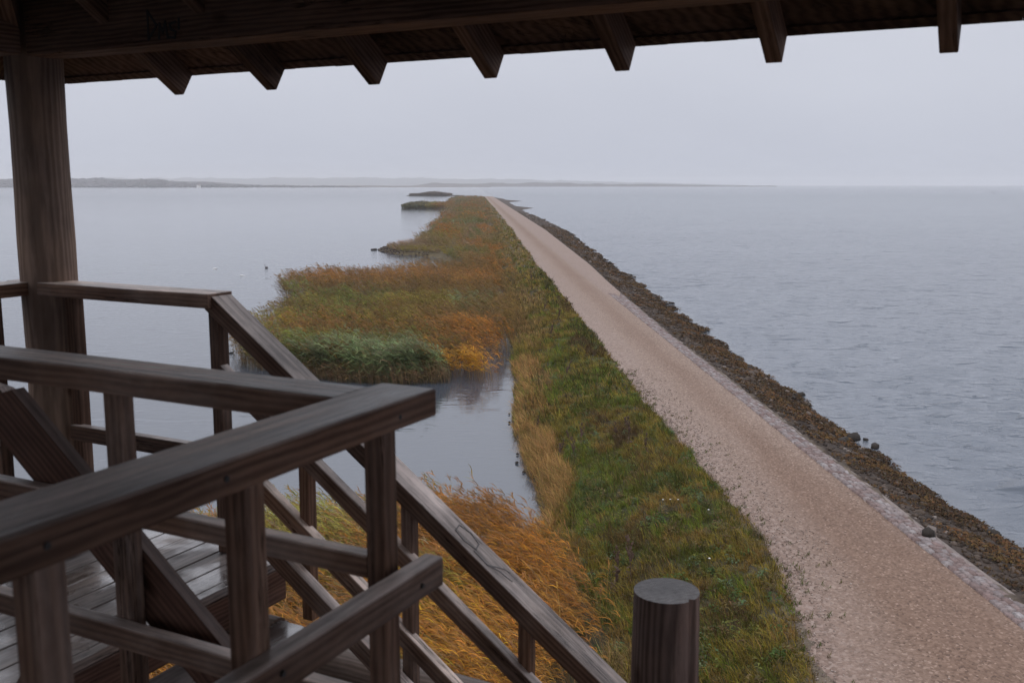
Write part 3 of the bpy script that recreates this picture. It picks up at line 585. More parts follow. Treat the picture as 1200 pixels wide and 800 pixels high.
# ------------------------------------------------------------------ single plants, stones, birds
def lump(name, sx, sy, sz, seed, mat, sub=2):
    r = np.random.default_rng(seed); V, F = ico(sub)
    k = 1+.22*(vn(V[:, 0]*1.7+seed, V[:, 1]*1.7+V[:, 2]*2.3, seed)-.5)*2+.10*(r.random(len(V))-.5)
    V = V*k[:, None]*np.array((sx, sy, sz)); V[:, 2] = np.where(V[:, 2] < -.35*sz, -.35*sz, V[:, 2])
    return npmesh(name, V, None, mat, T=F)
def place(o, p, q, z=None, rz=0, s=1):
    x, y = pq(p, q); o.location = (x, y, float(zf(np.array([p]), np.array([q]))[0]) if z is None else z); o.rotation_euler = (0, 0, rz); o.scale = (s, s, s); return o
b = lump('boulder', .30, .22, .24, 3, M_BOULDER); place(b, 38.8, 15.35, .10, .4); tag(b, 'large black boulder jutting from the rubble at the waterline', 'boulder', 'boulders on the seaward shore')
b2 = lump('boulder', .24, .17, .15, 5, M_BOULDER); place(b2, 37.8, 15.85, .03, 1.2); tag(b2, 'dark stone standing alone in the sea just off the rubble', 'boulder', 'boulders on the seaward shore')
b3 = b2.copy(); C.objects.link(b3); place(b3, 39.0, 15.95, .0, 2.2, .5); tag(b3, 'small dark stone awash in the sea behind the bigger one', 'boulder', 'boulders on the seaward shore')
b4 = lump('boulder', .17, .16, .17, 8, M_BOULDER); place(b4, 24.4, 11.78, 1.33, .3); tag(b4, 'small dark stone lying on the pale set stone edging', 'boulder')
protos = [lump('boulder', .17, .135, .125, s_, M_BOULDER) for s_ in (11, 12, 13)]
r_ = random.Random(4); k = 0
for i in range(54):
    pp = 24+(r_.random()**1.5)*190; qq = float(qR(np.array([pp]))[0])+r_.uniform(-.7, .25)
    if k < 3: o = protos[k]
    else: o = protos[k % 3].copy(); C.objects.link(o)
    place(o, pp, qq, max(-.02, float(zf(np.array([pp]), np.array([qq]))[0]))+.05, r_.random()*6, r_.uniform(.5, 1.25)*(1+pp/150)); k += 1
    tag(o, 'dark wet stone along the edge of the seaward rubble', 'boulder', 'dark stones along the sea edge')
for i, (pp, qq, s_, lab) in enumerate([(159.4, -15.9, 3.4, 'black stone at the very tip of the lagoon spit'), (158.2, -14.6, 2.6, 'dark stone behind the tip of the lagoon spit'), (154.5, -13.9, 3.2, 'broad dark stone on the near side of the lagoon spit'), (152.0, -12.2, 2.6, 'dark stone where the lagoon spit meets grass')]):
    o = protos[i % 3].copy(); C.objects.link(o); place(o, pp, qq, .06, i, s_); o.scale = (s_, s_, s_*.45); tag(o, lab, 'boulder', 'stones on the lagoon spit')
# bank stones at the pond edge
for i, (pp, qq) in enumerate([(44.0, 1.55), (42.4, 1.5), (36.0, 1.55), (34.8, 1.75), (37.2, 1.62)]):
    o = protos[i % 3].copy(); C.objects.link(o); place(o, pp, qq, .04, i*1.3, r_.uniform(.3, .5)); tag(o, 'dark stone at the foot of the pond bank under straw grass', 'boulder', 'stones along the pond bank')

M_DOCK = plain('dry_seedhead', (.080, .046, .032), .8, .35, 30)
def dock(seed, h):
    r = random.Random(seed); bm = bmesh.new()
    def tube(a, b, r0, r1):
        a, b = Vector(a), Vector(b); ax = (b-a).normalized(); s = ax.orthogonal().normalized(); t = ax.cross(s); ring = []
        for c, rr in ((a, r0), (b, r1)): ring.append([bm.verts.new(c+(s*math.cos(k*1.2566)+t*math.sin(k*1.2566))*rr) for k in range(5)])
        for k in range(5): bm.faces.new((ring[0][k], ring[0][(k+1) % 5], ring[1][(k+1) % 5], ring[1][k]))
    tube((0, 0, -.05), (-.08*h, 0, h), .012, .006)
    for k in range(9):
        f = r.uniform(.4, .97); base = Vector((-.08*h*f, 0, h*f)); a = r.random()*6.28; L = r.uniform(.12, .3)*h*(1.15-f*.6)
        tip = base+Vector((math.cos(a)*L*.4, math.sin(a)*L*.4, L)); tube(base, tip, .007, .004)
        for m_ in range(9):
            t = r.uniform(.15, 1.05); c = base.lerp(tip, t)+Vector((r.uniform(-.02, .02), r.uniform(-.02, .02), 0))
            mt = Matrix.Translation(c) @ Matrix.Diagonal((r.uniform(.016, .03), r.uniform(.016, .03), r.uniform(.025, .045), 1))
            bmesh.ops.create_icosphere(bm, subdivisions=1, radius=1, matrix=mt)
    for k in range(4):
        a = r.random()*6.28; L = .25*h; z = r.uniform(.05, .3)*h
        tip = Vector((math.cos(a)*L, math.sin(a)*L, z+.05)); b0 = Vector((0, 0, z)); s = Vector((-math.sin(a), math.cos(a), 0))*.03
        vs = [bm.verts.new(x_) for x_ in (b0, (b0+tip)/2+s+Vector((0, 0, .07)), tip, (b0+tip)/2-s+Vector((0, 0, .07)))]; bm.faces.new(vs)
    me = bpy.data.meshes.new('dock_stalk'); bm.to_mesh(me); bm.free(); me.materials.append(M_DOCK)
    o = bpy.data.objects.new('dock_stalk', me); C.objects.link(o); return o
dk = [dock(1, 1.15), dock(2, 1.0), dock(3, .85)]
spots = [(47.2, 4.3, 'dead dock stalk near the straw grass at the pond head', 0), (35.0, 3.1, 0, 1), (36.3, 3.6, 0, 1), (33.9, 3.5, 0, 1), (35.4, 3.9, 0, 1), (34.3, 3.0, 0, 1), (35.0, 5.1, 0, 2), (34.3, 5.5, 0, 2), (35.6, 5.6, 0, 2), (32.7, 5.8, 'dead dock stalk standing closest to the gravel edge', 0),
         (39.1, 2.5, 'dead dock stalk on the edge of the pond bank', 0), (22.4, 3.3, 0, 3), (22.7, 3.75, 0, 3), (23.2, 3.5, 0, 3), (84.7, 4.1, 0, 4), (72, 5.0, 0, 4), (66, 5.6, 0, 4), (60, 4.6, 0, 4), (93, 5.4, 0, 4)]
glab = {1: 'dead dock stalk in the tall cluster beside the pond', 2: 'dead dock stalk in the dark clump halfway to the gravel', 3: 'dead dock stalk beside the near orange reeds', 4: 'dead dock stalk in the distant verge past the reed stand'}
gnam = {0: 'dead dock stalks on the verge', 1: 'dock stalks clustered beside the pond', 2: 'dock stalks in the mid verge clump', 3: 'dock stalks beside the near reeds', 4: 'dock stalks in the distant verge'}
for i, (pp, qq, lab, gi) in enumerate(spots):
    o = dk[i] if i < 3 else dk[i % 3].copy()
    if i >= 3: C.objects.link(o)
    place(o, pp, qq, None, r_.random()*6.28, r_.uniform(.5, 1.0)*(1+max(0, pp-45)/220)); o.rotation_euler = (r_.uniform(-.3, .3), r_.uniform(-.3, .3), o.rotation_euler.z); tag(o, lab or glab[gi], 'weed', gnam[gi])

# white yarrow heads
M_WHITE = plain('white_petals', (.72, .72, .70), .7, .1); M_STEM = plain('green_stem', (.07, .10, .03), .7, .2)
def yarrow():
    me = bpy.data.meshes.new('flower_head'); bm = bmesh.new(); bmesh.ops.create_icosphere(bm, subdivisions=2, radius=1)
    for v_ in bm.verts: v_.co = Vector((v_.co.x*.05, v_.co.y*.045, v_.co.z*.014+.36+.006*math.sin(v_.co.x*19)*math.cos(v_.co.y*17)))
    bm.to_mesh(me); bm.free(); me.materials.append(M_WHITE)
    ms = bpy.data.meshes.new('flower'); bm = bmesh.new(); bmesh.ops.create_cone(bm, cap_ends=True, segments=5, radius1=.005, radius2=.003, depth=.38, matrix=Matrix.Translation((0, 0, .17))); bm.to_mesh(ms); bm.free(); ms.materials.append(M_STEM)
    root = bpy.data.objects.new('flower', ms); C.objects.link(root); h_ = bpy.data.objects.new('flower_head', me); C.objects.link(h_); h_.parent = root; return root
f0 = yarrow(); fspots = [(27.2, 5.35), (27.15, 5.55), (27.05, 5.75), (26.1, 6.4), (21.2, 4.6), (22.6, 5.6)]
for i, (pp, qq) in enumerate(fspots):
    if i == 0: o = f0
    else:
        o = f0.copy(); C.objects.link(o)
        for ch in f0.children: c_ = ch.copy(); C.objects.link(c_); c_.parent = o
    place(o, pp, qq, None, i, .6)
    tag(o, 'white yarrow flower in the row of three on the verge' if i < 3 else ('white yarrow flower nearest the gravel edge', 'white yarrow flower beside the orange reeds, lowest in the picture', 'white yarrow flower in the middle of the near grass')[i-3], 'flower', 'white flowers in the grass')

# birds
def body(name, pts, rad, mat, edges=None):
    me = bpy.data.meshes.new(name); bm = bmesh.new(); vs = [bm.verts.new(p_) for p_ in pts]
    for a, b in (edges or [(i, i+1) for i in range(len(pts)-1)]): bm.edges.new((vs[a], vs[b]))
    bm.to_mesh(me); bm.free(); o = bpy.data.objects.new(name, me); C.objects.link(o)
    o.modifiers.new('Skin', 'SKIN'); ss = o.modifiers.new('Sub', 'SUBSURF'); ss.levels = ss.render_levels = 1
    for i, r in enumerate(rad): me.skin_vertices[0].data[i].radius = (r if isinstance(r, tuple) else (r, r))
    me.skin_vertices[0].data[1].use_root = True; me.materials.append(mat); return o
M_SWAN = plain('white_feather', (.62, .62, .63), .7, .05); M_CYG = plain('brown_feather', (.10, .085, .085), .8, .15); M_COOT = plain('black_feather', (.02, .02, .022), .7, .1); M_GULL = plain('grey_feather', (.16, .16, .17), .7, .1); M_BEAK = plain('beak', (.30, .12, .04), .5, .1)
sw = body('swan', [(-.52, 0, .22), (-.25, 0, .17), (.10, 0, .15), (.34, 0, .15), (.44, 0, .34), (.41, 0, .58), (.47, 0, .74), (.56, 0, .76), (.66, 0, .73)], [.05, .19, .20, .11, .05, .042, .05, .055, .022], M_CYG)
bm = bmesh.new(); bmesh.ops.create_cone(bm, cap_ends=True, segments=6, radius1=.022, radius2=.008, depth=.09, matrix=Matrix.Translation((.70, 0, .72)) @ Matrix.Rotation(math.pi/2+.2, 4, 'Y')); me = bpy.data.meshes.new('beak'); bm.to_mesh(me); bm.free(); me.materials.append(M_BEAK)
bk = bpy.data.objects.new('beak', me); C.objects.link(bk); bk.parent = sw
place(sw, 125.2, -25.9, -.03, 2.4, .62); tag(sw, 'brown young swan with upright neck on the lagoon', 'swan', 'swans on the lagoon')
sw2 = body('swan', [(-.60, 0, .26), (-.28, 0, .17), (.10, 0, .15), (.34, 0, .12), (.50, 0, .15), (.60, 0, .02)], [.04, .21, .22, .12, .06, .05], M_SWAN)
place(sw2, 114.6, -26.4, -.08, .3, .55); tag(sw2, 'white swan with its head under water, nearer the railing', 'swan', 'swans on the lagoon')
sw3 = sw2.copy(); C.objects.link(sw3); place(sw3, 124.1, -32.0, -.08, 2.9, .58); tag(sw3, 'white swan with its head under water, farther from the reeds', 'swan', 'swans on the lagoon')
ct = body('coot', [(-.18, 0, .08), (-.06, 0, .06), (.10, 0, .06), (.17, 0, .15), (.22, 0, .19), (.28, 0, .17)], [.03, .085, .075, .04, .045, .015], M_COOT)
place(ct, 62.2, -14.9-.6, -.02, 2.0, 1.3); tag(ct, 'black coot swimming beside the reed edge, the larger', 'coot', 'coots beside the reeds')
c2 = ct.copy(); C.objects.link(c2); place(c2, 61.2, -14.4-.6, -.02, .6, .8); tag(c2, 'black coot swimming just right of the larger one', 'coot', 'coots beside the reeds')
gu = body('gull', [(-.22, 0, 0), (-.06, 0, 0), (.14, 0, .01), (.24, 0, .02), (.02, .30, .13), (-.02, .62, .02), (.02, -.30, .13), (-.02, -.62, .02)], [.03, .065, .06, .03, (.05, .025), (.03, .01), (.05, .025), (.03, .01)], M_GULL, [(0, 1), (1, 2), (2, 3), (2, 4), (4, 5), (2, 6), (6, 7)])
gu.location = (143.2, 300, EYE-2.4); gu.rotation_euler = (.1, 0, 1.3); tag(gu, 'grey gull gliding low over the open sea, higher of two', 'gull', 'gulls over the sea')
g2_ = gu.copy(); C.objects.link(g2_); g2_.location = (144.3, 301, EYE-2.75); g2_.rotation_euler = (-.2, 0, 1.7); tag(g2_, 'grey gull gliding low over the open sea, lower of two', 'gull', 'gulls over the sea')

# ------------------------------------------------------------------ water
ang = np.radians(np.concatenate([np.arange(-180, -34, 4.0), np.linspace(-34, 34, 860), np.arange(38, 181, 4.0)]))
rad = np.concatenate([np.arange(0.5, 14, 1.5), 14*(1.0093**np.arange(0, 362)), 14*(1.0093**361)*(1.034**np.arange(1, 110))]); rad = rad[rad < 9600]
RR, AA = np.meshgrid(rad, ang, indexing='ij'); X = RR*np.sin(AA); Y = RR*np.cos(AA)
p, q = to_pq(X, Y)
sea = sst(13, 18.5, q); calm = .09+.91*sea
calm = np.where((q < 6) & (p < 52) & (p > 20) & (q > -5), .045, calm)
dr = np.gradient(rad)[:, None]+0*AA; da = RR*np.gradient(ang)[None, :]; cell = np.maximum(dr, da*.6)
H = np.zeros_like(RR); wr = np.random.default_rng(3)
for k in range(64):
    lam = 10**wr.uniform(-.05, .55); th = math.radians(200)+wr.normal(0, .62); a = .010*lam**.85
    kx, ky = math.sin(th)*2*math.pi/lam, math.cos(th)*2*math.pi/lam
    s = np.sin(kx*X+ky*Y+wr.random()*6.28); s = 2*((s+1)/2)**2.3-.75
    H += a*s*np.clip((lam/cell-2.0)/9, 0, 1)
gust = .75+.5*fbm(X*.018, Y*.012, 91)
H *= calm*gust*(.8+.2*sea)*sst(420, 90, RR)
dist = RR
ripple = np.clip(.62*calm*np.clip(120/np.maximum(dist, 1), .25, 1)**.5+.02, 0, 1)*np.clip(2600/np.maximum(dist, 1), 0, 1)
rough = np.clip(.02+.06*sea*np.clip(dist/140, 0, 1)+.10*np.clip(dist/900, 0, 1), 0, .3)
water = npmesh('water', np.stack([X, Y, H], -1).reshape(-1, 3), gridquads(*RR.shape), M_WATER, None, True, {'sea': sea.ravel(), 'ripple': ripple.ravel(), 'rough': rough.ravel()})
tag(water, 'grey sea on the right and calmer lagoon on the left', 'water', kind='structure')

# ------------------------------------------------------------------ far shores
def ridge(name, xs, y0, y1, ht, mat, col, jag=.0, seed=0, base=-.5):
    xs = np.asarray(xs, float); n = len(xs); t = np.array([0, .25, .5, .75, 1.0]); prof = np.array([0, .75, 1, .8, 0])
    XX = np.repeat(xs[:, None], 5, 1); YY = (y0+0*xs)[:, None]+(y1-y0)*t[None]; hh = ht(xs)*(1+jag*(fbm(xs*.012, xs*0+seed, seed+3)-.5)*2)
    ZZ = base+prof[None]*(hh[:, None]-base)
    return npmesh(name, np.stack([XX, YY, ZZ], -1).reshape(-1, 3), gridquads(n, 5)[:, ::-1], mat, np.repeat(np.array([col]), n*5, 0), True)
def fx(px, y): return (px-600)/1181*y
xs = np.linspace(fx(-260, 3200), fx(425, 3200), 240)
hA = lambda x: np.interp(x, [fx(-260, 3200), fx(180, 3200), fx(235, 3200), fx(300, 3200), fx(425, 3200)], [23, 21, 8, 3, 1])
far1 = ridge('hills', xs, 3200, 4200, hA, M_SOIL, (.055, .043, .042), .05, 1); tag(far1, 'low misty far shore behind the lagoon', 'far shore', kind='structure')
xs = np.linspace(fx(-300, 7800), fx(880, 7800), 260)
hB = lambda x: np.interp(x, [fx(-300, 7800), fx(250, 7800), fx(480, 7800), fx(560, 7800), fx(700, 7800), fx(880, 7800)], [60, 62, 62, 56, 36, 6])
far2 = ridge('hills', xs, 7800, 8900, hB, M_SOIL, (.05, .05, .04), .2, 4); tag(far2, 'faint farthest hills fading into the mist', 'hills', kind='structure')
for nm, a, b_, yy, hh_, c, lab in (('spit', 365, 575, 3500, 5.0, (.10, .066, .05), 'thin brown sand spit across the far lagoon'), ('spit', 470, 912, 4300, 15.5, (.06, .039, .030), 'long low brown headland reaching right along the horizon')):
    xs = np.linspace(fx(a, yy), fx(b_, yy), 200); L = xs[-1]-xs[0]
    o = ridge(nm, xs, yy, yy+160, lambda x: hh_*np.clip((x-xs[0])/(.08*L), .05, 1)*np.clip((xs[-1]-x)/(.5*L), .25, 1), M_SOIL, c, .35, 7); tag(o, lab, 'spit', kind='structure')
# far wood: crowns standing along the far shore
n = 2300; fxp = rng.uniform(-240, 420, n); yy = rng.uniform(3190, 3900, n); xx = fx(fxp, yy)
hz = np.interp(yy, [3200, 3450, 3700, 3950], [.0, .75, 1, .8])*hA(fx(fxp, 3200)*1.0)
sc = rng.uniform(5, 10, n)*np.interp(fxp, [-240, 190, 215, 300, 420], [1, 1, .8, .5, .28])*(1+.5*(fbm(fxp*.05, yy*.004, 95)-.5)*2)
sc = np.where(np.abs(fxp-243) < 9, 9.5, sc)
V, T = scatter(ICO1, np.stack([xx, yy, hz+sc*.5], -1), np.stack([sc*2.2, sc*1.5, sc*.62], -1), rng.random(n)*6.28, .3)
c = np.repeat(vary(np.repeat(np.array([(.052, .039, .043)]), n, 0), .4), len(ICO1[0]), 0)
tag(npmesh('far_wood', V, None, M_COLA, c, T=T), 'misty belt of bare trees on the far shore behind the column', 'wood', kind='stuff')
# a pale house among those trees
M_HW = plain('house_plaster', (.75, .74, .72), .8, .05); M_HR = plain('house_roof', (.20, .16, .15), .8, .1)
hx, hy = fx(233, 3120), 3120.0
root = bpy.data.objects.new('house', None); C.objects.link(root); root.location = (hx, hy, 0); tag(root, 'tiny white house by the trees on the far shore', 'house')
bm = bmesh.new(); bmesh.ops.create_cube(bm, size=1, matrix=Matrix.Translation((0, 0, 3.2)) @ Matrix.Diagonal((11, 8, 6.4, 1))); me = bpy.data.meshes.new('wall'); bm.to_mesh(me); bm.free(); me.materials.append(M_HW); w_ = bpy.data.objects.new('wall', me); C.objects.link(w_); w_.parent = root
vv = [(-6, -4.6, 6.3), (6, -4.6, 6.3), (6, 4.6, 6.3), (-6, 4.6, 6.3), (-6, 0, 10), (6, 0, 10)]; me = bpy.data.meshes.new('roof'); me.from_pydata(vv, [], [(0, 1, 5, 4), (2, 3, 4, 5), (1, 2, 5), (3, 0, 4), (3, 2, 1, 0)]); me.materials.append(M_HR); w_ = bpy.data.objects.new('roof', me); C.objects.link(w_); w_.parent = root

# ------------------------------------------------------------------ the wooden tower (frame a,b,z; origin at the eye)
AZT = math.radians(27.2)
E1 = Vector((math.cos(AZT), -math.sin(AZT), 0)); E2 = Vector((math.sin(AZT), math.cos(AZT), 0)); E3 = Vector((0, 0, 1))
def W(a, b, z): return E1*a+E2*b+E3*(z+EYE)
def thing(name, at, label, cat, group=None):
    o = bpy.data.objects.new(name, None); C.objects.link(o); o.location = W(*at); o.empty_display_size = .2
    return tag(o, label, cat, group)
def setw(o, M, parent):
    if parent is not None:
        o.parent = parent
        root = parent; off = Vector((0, 0, 0)); Mi = Matrix.Identity(4); chain = []
        while root is not None: chain.append(root); root = root.parent
        for c_ in reversed(chain): Mi = Mi @ c_.matrix_basis
        o.matrix_basis = Mi.inverted() @ M
    else: o.matrix_basis = M
def fin(bm, name, mat, M, parent, bev=.004, smooth=False):
    if bev: bmesh.ops.bevel(bm, geom=[e for e in bm.edges if e.is_manifold and e.calc_face_angle(0) > .5], offset=bev, segments=2, affect='EDGES', profile=.6)
    bmesh.ops.recalc_face_normals(bm, faces=bm.faces)
    me = bpy.data.meshes.new(name); bm.to_mesh(me); bm.free(); me.materials.append(mat)
    if smooth: me.polygons.foreach_set('use_smooth', np.ones(len(me.polygons), bool))
    o = bpy.data.objects.new(name, me); C.objects.link(o); setw(o, M, parent); return o
def frame(A, X, up=E3):
    X = X.normalized(); Yv = up.cross(X)
    Yv = E2.copy() if Yv.length < 1e-4 else Yv.normalized()
    Zv = X.cross(Yv)
    M = Matrix((X, Yv, Zv)).transposed().to_4x4(); M.translation = A; return M
def timber(name, parent, A, B, w, h, mat=M_RAIL, bev=.005, sag=0):
    """squared timber between axis ends A and B given in tower coordinates; w across, h deep"""
    a, b = W(*A), W(*B); L = (b-a).length; M = frame((a+b)/2, b-a)
    bm = bmesh.new(); bmesh.ops.create_cube(bm, size=1, matrix=Matrix.Diagonal((L, w, h, 1)))
    rr = random.Random(hash((name, round(A[0], 2), round(A[1], 2), round(A[2], 2))) & 0xffff)
    if L > .6:
        cuts = max(2, int(L/.25))
        bmesh.ops.subdivide_edges(bm, edges=[e for e in bm.edges if abs((e.verts[0].co-e.verts[1].co).x) > L*.5], cuts=cuts)
        for v_ in bm.verts: v_.co.y += .0018*math.sin(v_.co.x*3.1+L*7); v_.co.z += .0015*math.sin(v_.co.x*2.3+L*3)
    return fin(bm, name, mat, M, parent, bev)
def logx(name, parent, A, B, r0, r1, mat, seg=40, crack=True, up=E3):
    a, b = W(*A), W(*B); L = (b-a).length; M = frame((a+b)/2, b-a, up)
    bm = bmesh.new(); k = max(6, int(L/.25)); rings = []
    for i in range(k+1):
        t = i/k; rr = r0+(r1-r0)*t+.0025*math.sin(i*1.7+L)
        rings.append([bm.verts.new((-L/2+L*t, math.cos(j*2*math.pi/seg)*rr*(1+.006*math.sin(3*j*2*math.pi/seg+1)), math.sin(j*2*math.pi/seg)*rr)) for j in range(seg)])
    for i in range(k):
        for j in range(seg): bm.faces.new((rings[i][j], rings[i+1][j], rings[i+1][(j+1) % seg], rings[i][(j+1) % seg]))
    caps = [bm.faces.new(rings[0]), bm.faces.new(list(reversed(rings[-1])))]
    if crack:
        for R_ in rings:
            for dj, f in ((0, .86), ): R_[crack if isinstance(crack, int) and crack is not True else 5].co.yz *= f
    bmesh.ops.recalc_face_normals(bm, faces=bm.faces)
    me = bpy.data.meshes.new(name); bm.to_mesh(me); bm.free(); me.materials.append(mat)
    sm = np.array([len(p_.vertices) == 4 for p_ in me.polygons]); me.polygons.foreach_set('use_smooth', sm)
    es = me.edges
    o = bpy.data.objects.new(name, me); C.objects.link(o); setw(o, M, parent); return o

TOP = -.42; RT = .058; PS = .048
def rail_set(parent, fa, fb, kind):
    pass
# -- deck
deck = thing('deck', (-3.2, 1.2, -1.56), 'weathered grey plank deck seen between the railings', 'deck')
bm = bmesh.new(); a0 = -3.98; bw = .122; i = 0
while a0 < -2.60:
    w_ = min(bw, -2.59-a0); lo, hi = -1.9, 3.03
    bmesh.ops.create_cube(bm, size=1, matrix=Matrix.Translation(((lo+hi)/2+random.uniform(-.008, .008), -(a0+w_/2)-3.2, random.uniform(-.002, .002))) @ Matrix.Diagonal((hi-lo, w_-.007, .035, 1))); a0 += bw
# local X of the deck mesh runs along b
M = Matrix((E2, -E1, E3)).transposed().to_4x4(); M.translation = W(-3.2, 0, -1.5175)
mdk = M_DECK
fin(bm, 'deck_boards', mdk, M, deck, .003)
bm = bmesh.new(); b0_ = -1.9; 
while b0_ < 1.60:
    w_ = min(bw, 1.61-b0_)
    bmesh.ops.create_cube(bm, size=1, matrix=Matrix.Translation((0, (b0_+w_/2), random.uniform(-.002, .002))) @ Matrix.Diagonal((3.75, w_-.007, .035, 1))); b0_ += bw
M = Matrix((E1, E2, E3)).transposed().to_4x4(); M.translation = W(-.70, 0, -1.5175)
fin(bm, 'platform_boards', M_DECK, M, deck, .003)
timber('edge_board', deck, (-2.612, 1.62, -1.605), (-2.612, 3.02, -1.605), .04, .135, M_PLANK)
timber('edge_board', deck, (-3.97, 3.005, -1.605), (-2.64, 3.005, -1.605), .04, .135, M_PLANK)
timber('edge_board', deck, (-2.57, 1.59, -1.605), (1.1, 1.59, -1.605), .04, .135, M_PLANK)
timber('joist', deck, (-3.3, -1.8, -1.61), (-3.3, 2.96, -1.61), .07, .14, M_PLANK)
logx('joist_log', deck, (-4.0, 2.85, -1.76), (-2.50, 2.85, -1.76), .085, .085, M_LOG)
logx('joist_log', deck, (-4.0, 1.45, -1.77), (1.2, 1.45, -1.77), .085, .085, M_LOG)

# -- corner column, from the ground up to the wall plate
col_ = logx('log_column', None, (-3.885, 3.00, -10.0), (-3.842, 2.985, 1.0), .132, .115, M_LOG, 48, False); tag(col_, 'thick round log column at the deck corner holding the roof', 'column')

# -- back railing on the deck edge
rb = thing('wooden_railing', (-3.3, 2.95, -1.5), 'level railing from the round column to the head of the stairs', 'railing', 'railings of the lookout tower')
timber('top_rail', rb, (-3.99, 2.948, TOP-RT/2), (-2.815, 2.955, TOP-RT/2), .138, RT)
timber('middle_rail', rb, (-3.70, 2.945, -.785), (-2.875, 2.945, -.785), .04, .055)
timber('bottom_rail', rb, (-3.70, 2.945, -1.085), (-2.875, 2.945, -1.085), .04, .07)
for a in (-2.85, -3.68): timber('post', rb, (a, 2.972, -1.5), (a, 2.972, TOP-RT-.001), PS+.006, PS+.006)
# -- left railing, running from the column back towards the camera side
rl = thing('wooden_railing', (-3.93, 1.2, -1.5), 'railing on the far left running forward from the round column', 'railing', 'railings of the lookout tower')
timber('top_rail', rl, (-3.90, -1.8, TOP-RT/2), (-3.90, 2.877, TOP-RT/2), .13, RT)
timber('middle_rail', rl, (-3.90, -1.8, -.785), (-3.90, 2.83, -.785), .04, .055)
timber('bottom_rail', rl, (-3.90, -1.8, -1.085), (-3.90, 2.83, -1.085), .04, .07)
for b_ in (2.74, 1.6, .5, -.6, -1.7): timber('post', rl, (-3.905, b_, -1.5), (-3.905, b_, TOP-RT-.001), PS+.006, PS+.006)
# -- near railing with the long level rail
ra = thing('wooden_railing', (-1.85, 1.63, -1.5), 'level near railing crossing behind the front one, above the sloping plank', 'railing', 'railings of the lookout tower')
timber('top_rail', ra, (-3.75, 1.632, TOP-RT/2-.001), (-1.2125, 1.638, TOP-RT/2-.001), .124, RT)
timber('middle_rail', ra, (-3.75, 1.636, -.785), (-1.169, 1.636, -.785), .040, .05)
timber('bottom_rail', ra, (-3.75, 1.590, -1.075), (-1.170, 1.590, -1.075), .038, .058)
for a in (-1.895, -2.66, -3.42): timber('post', ra, (a, 1.634, -1.5), (a, 1.634, TOP-RT-.001), PS, PS+.002)
def prism(name, parent, prof, b0, b1, mat, bev=.004):
    """board cut to a profile in the (a, z) plane, grain along its first edge"""
    (a0_, z0_), (a1_, z1_) = prof[0], prof[1]
    O = W(a0_, b0, z0_); Xv = (W(a1_, b0, z1_)-O).normalized(); M = frame(O, Xv); Mi = M.inverted()
    bm = bmesh.new(); f = [bm.verts.new(Mi @ W(a, b0, z)) for a, z in prof]; g = [bm.verts.new(Mi @ W(a, b1, z)) for a, z in prof]; k = len(prof)
    bm.faces.new(f); bm.faces.new(list(reversed(g)))
    for i in range(k): bm.faces.new((f[i], g[i], g[(i+1) % k], f[(i+1) % k]))
    return fin(bm, name, mat, M, parent, bev)
s_ = .805
def zt_(a): return -.527-s_*(a+2.319)
prism('sloping_plank', ra, [(-2.319, -.527), (-1.25, zt_(-1.25)), (-1.25, zt_(-1.25)-.19), (-2.60, zt_(-2.60)-.19), (-2.43, -.562)], 1.664, 1.700, M_PLANK)
prism('plank_backing', ra, [(-2.42, zt_(-2.42)-.10), (-1.30, zt_(-1.30)-.10), (-1.30, zt_(-1.30)-.232), (-2.62, zt_(-2.62)-.232)], 1.704, 1.745, M_RAIL)
# -- front railing beside the camera
rf = thing('wooden_railing', (-1.09, 1.0, -1.5), 'nearest railing with thick greyish top rail ending in the corner', 'railing', 'railings of the lookout tower')
timber('top_rail', rf, (-1.142, -1.6, TOP-.029), (-1.137, 1.735, TOP-.029), .136, .058)
timber('middle_rail', rf, (-1.066, -1.6, -.806), (-1.066, 1.715, -.806), .044, .064)
timber('bottom_rail', rf, (-1.066, -1.6, -1.08), (-1.066, 1.66, -1.08), .044, .06)
for b_ in (1.635, 1.20, .815, .40, -.05, -.5, -1.0): timber('post', rf, (-1.114 if b_ != 1.635 else -1.143, b_, -1.5 if b_ != 1.635 else -2.3), (-1.114 if b_ != 1.635 else -1.143, b_, TOP-.0595), PS, PS)
def bolt(parent, p_, axis):
    bm = bmesh.new(); bmesh.ops.create_cone(bm, cap_ends=True, segments=10, radius1=.006, radius2=.005, depth=.006)
    M = frame(W(*p_), axis, E3 if abs(axis.z) < .9 else E1) @ Matrix.Rotation(math.pi/2, 4, 'Y')
    return fin(bm, 'bolt', M_BOLT, M, parent, 0)
M_BOLT = plain('rusty_bolt', (.012, .009, .008), .6, .3, 60)
for b_, z_ in ((1.60, -.452), (1.12, -.449), (.80, -.45), (1.63, -.807), (1.20, -.80), (.82, -.806)): bolt(rf, (-1.072 if z_ > -.6 else -1.043, b_, z_), E1)
# -- stair railing
SL = .735
rs = thing('stair_railing', (-2.0, 2.95, -2.2), 'sloping handrail with two lower rails going down to the round newel post', 'stair railing')
def slope_bar(name, a0, z0, a1, w, h, b=2.962, mat=M_RAIL):
    return timber(name, rs, (a0, b, z0-h/2), (a1, b, z0-(a1-a0)*SL-h/2), w, h, mat)
slope_bar('handrail', -2.835, TOP-.004, -1.07, .112, .066)
slope_bar('middle_rail', -2.82, -.70, -1.075, .045, .062, 2.945)
slope_bar('bottom_rail', -2.82, -1.015, -1.2, .045, .062, 2.945)
for a in (-2.425, -1.955, -1.47):
    zt = TOP-(a+2.835)*SL-.085; timber('post', rs, (a, 2.972, zt-.90), (a, 2.972, zt), PS, PS)
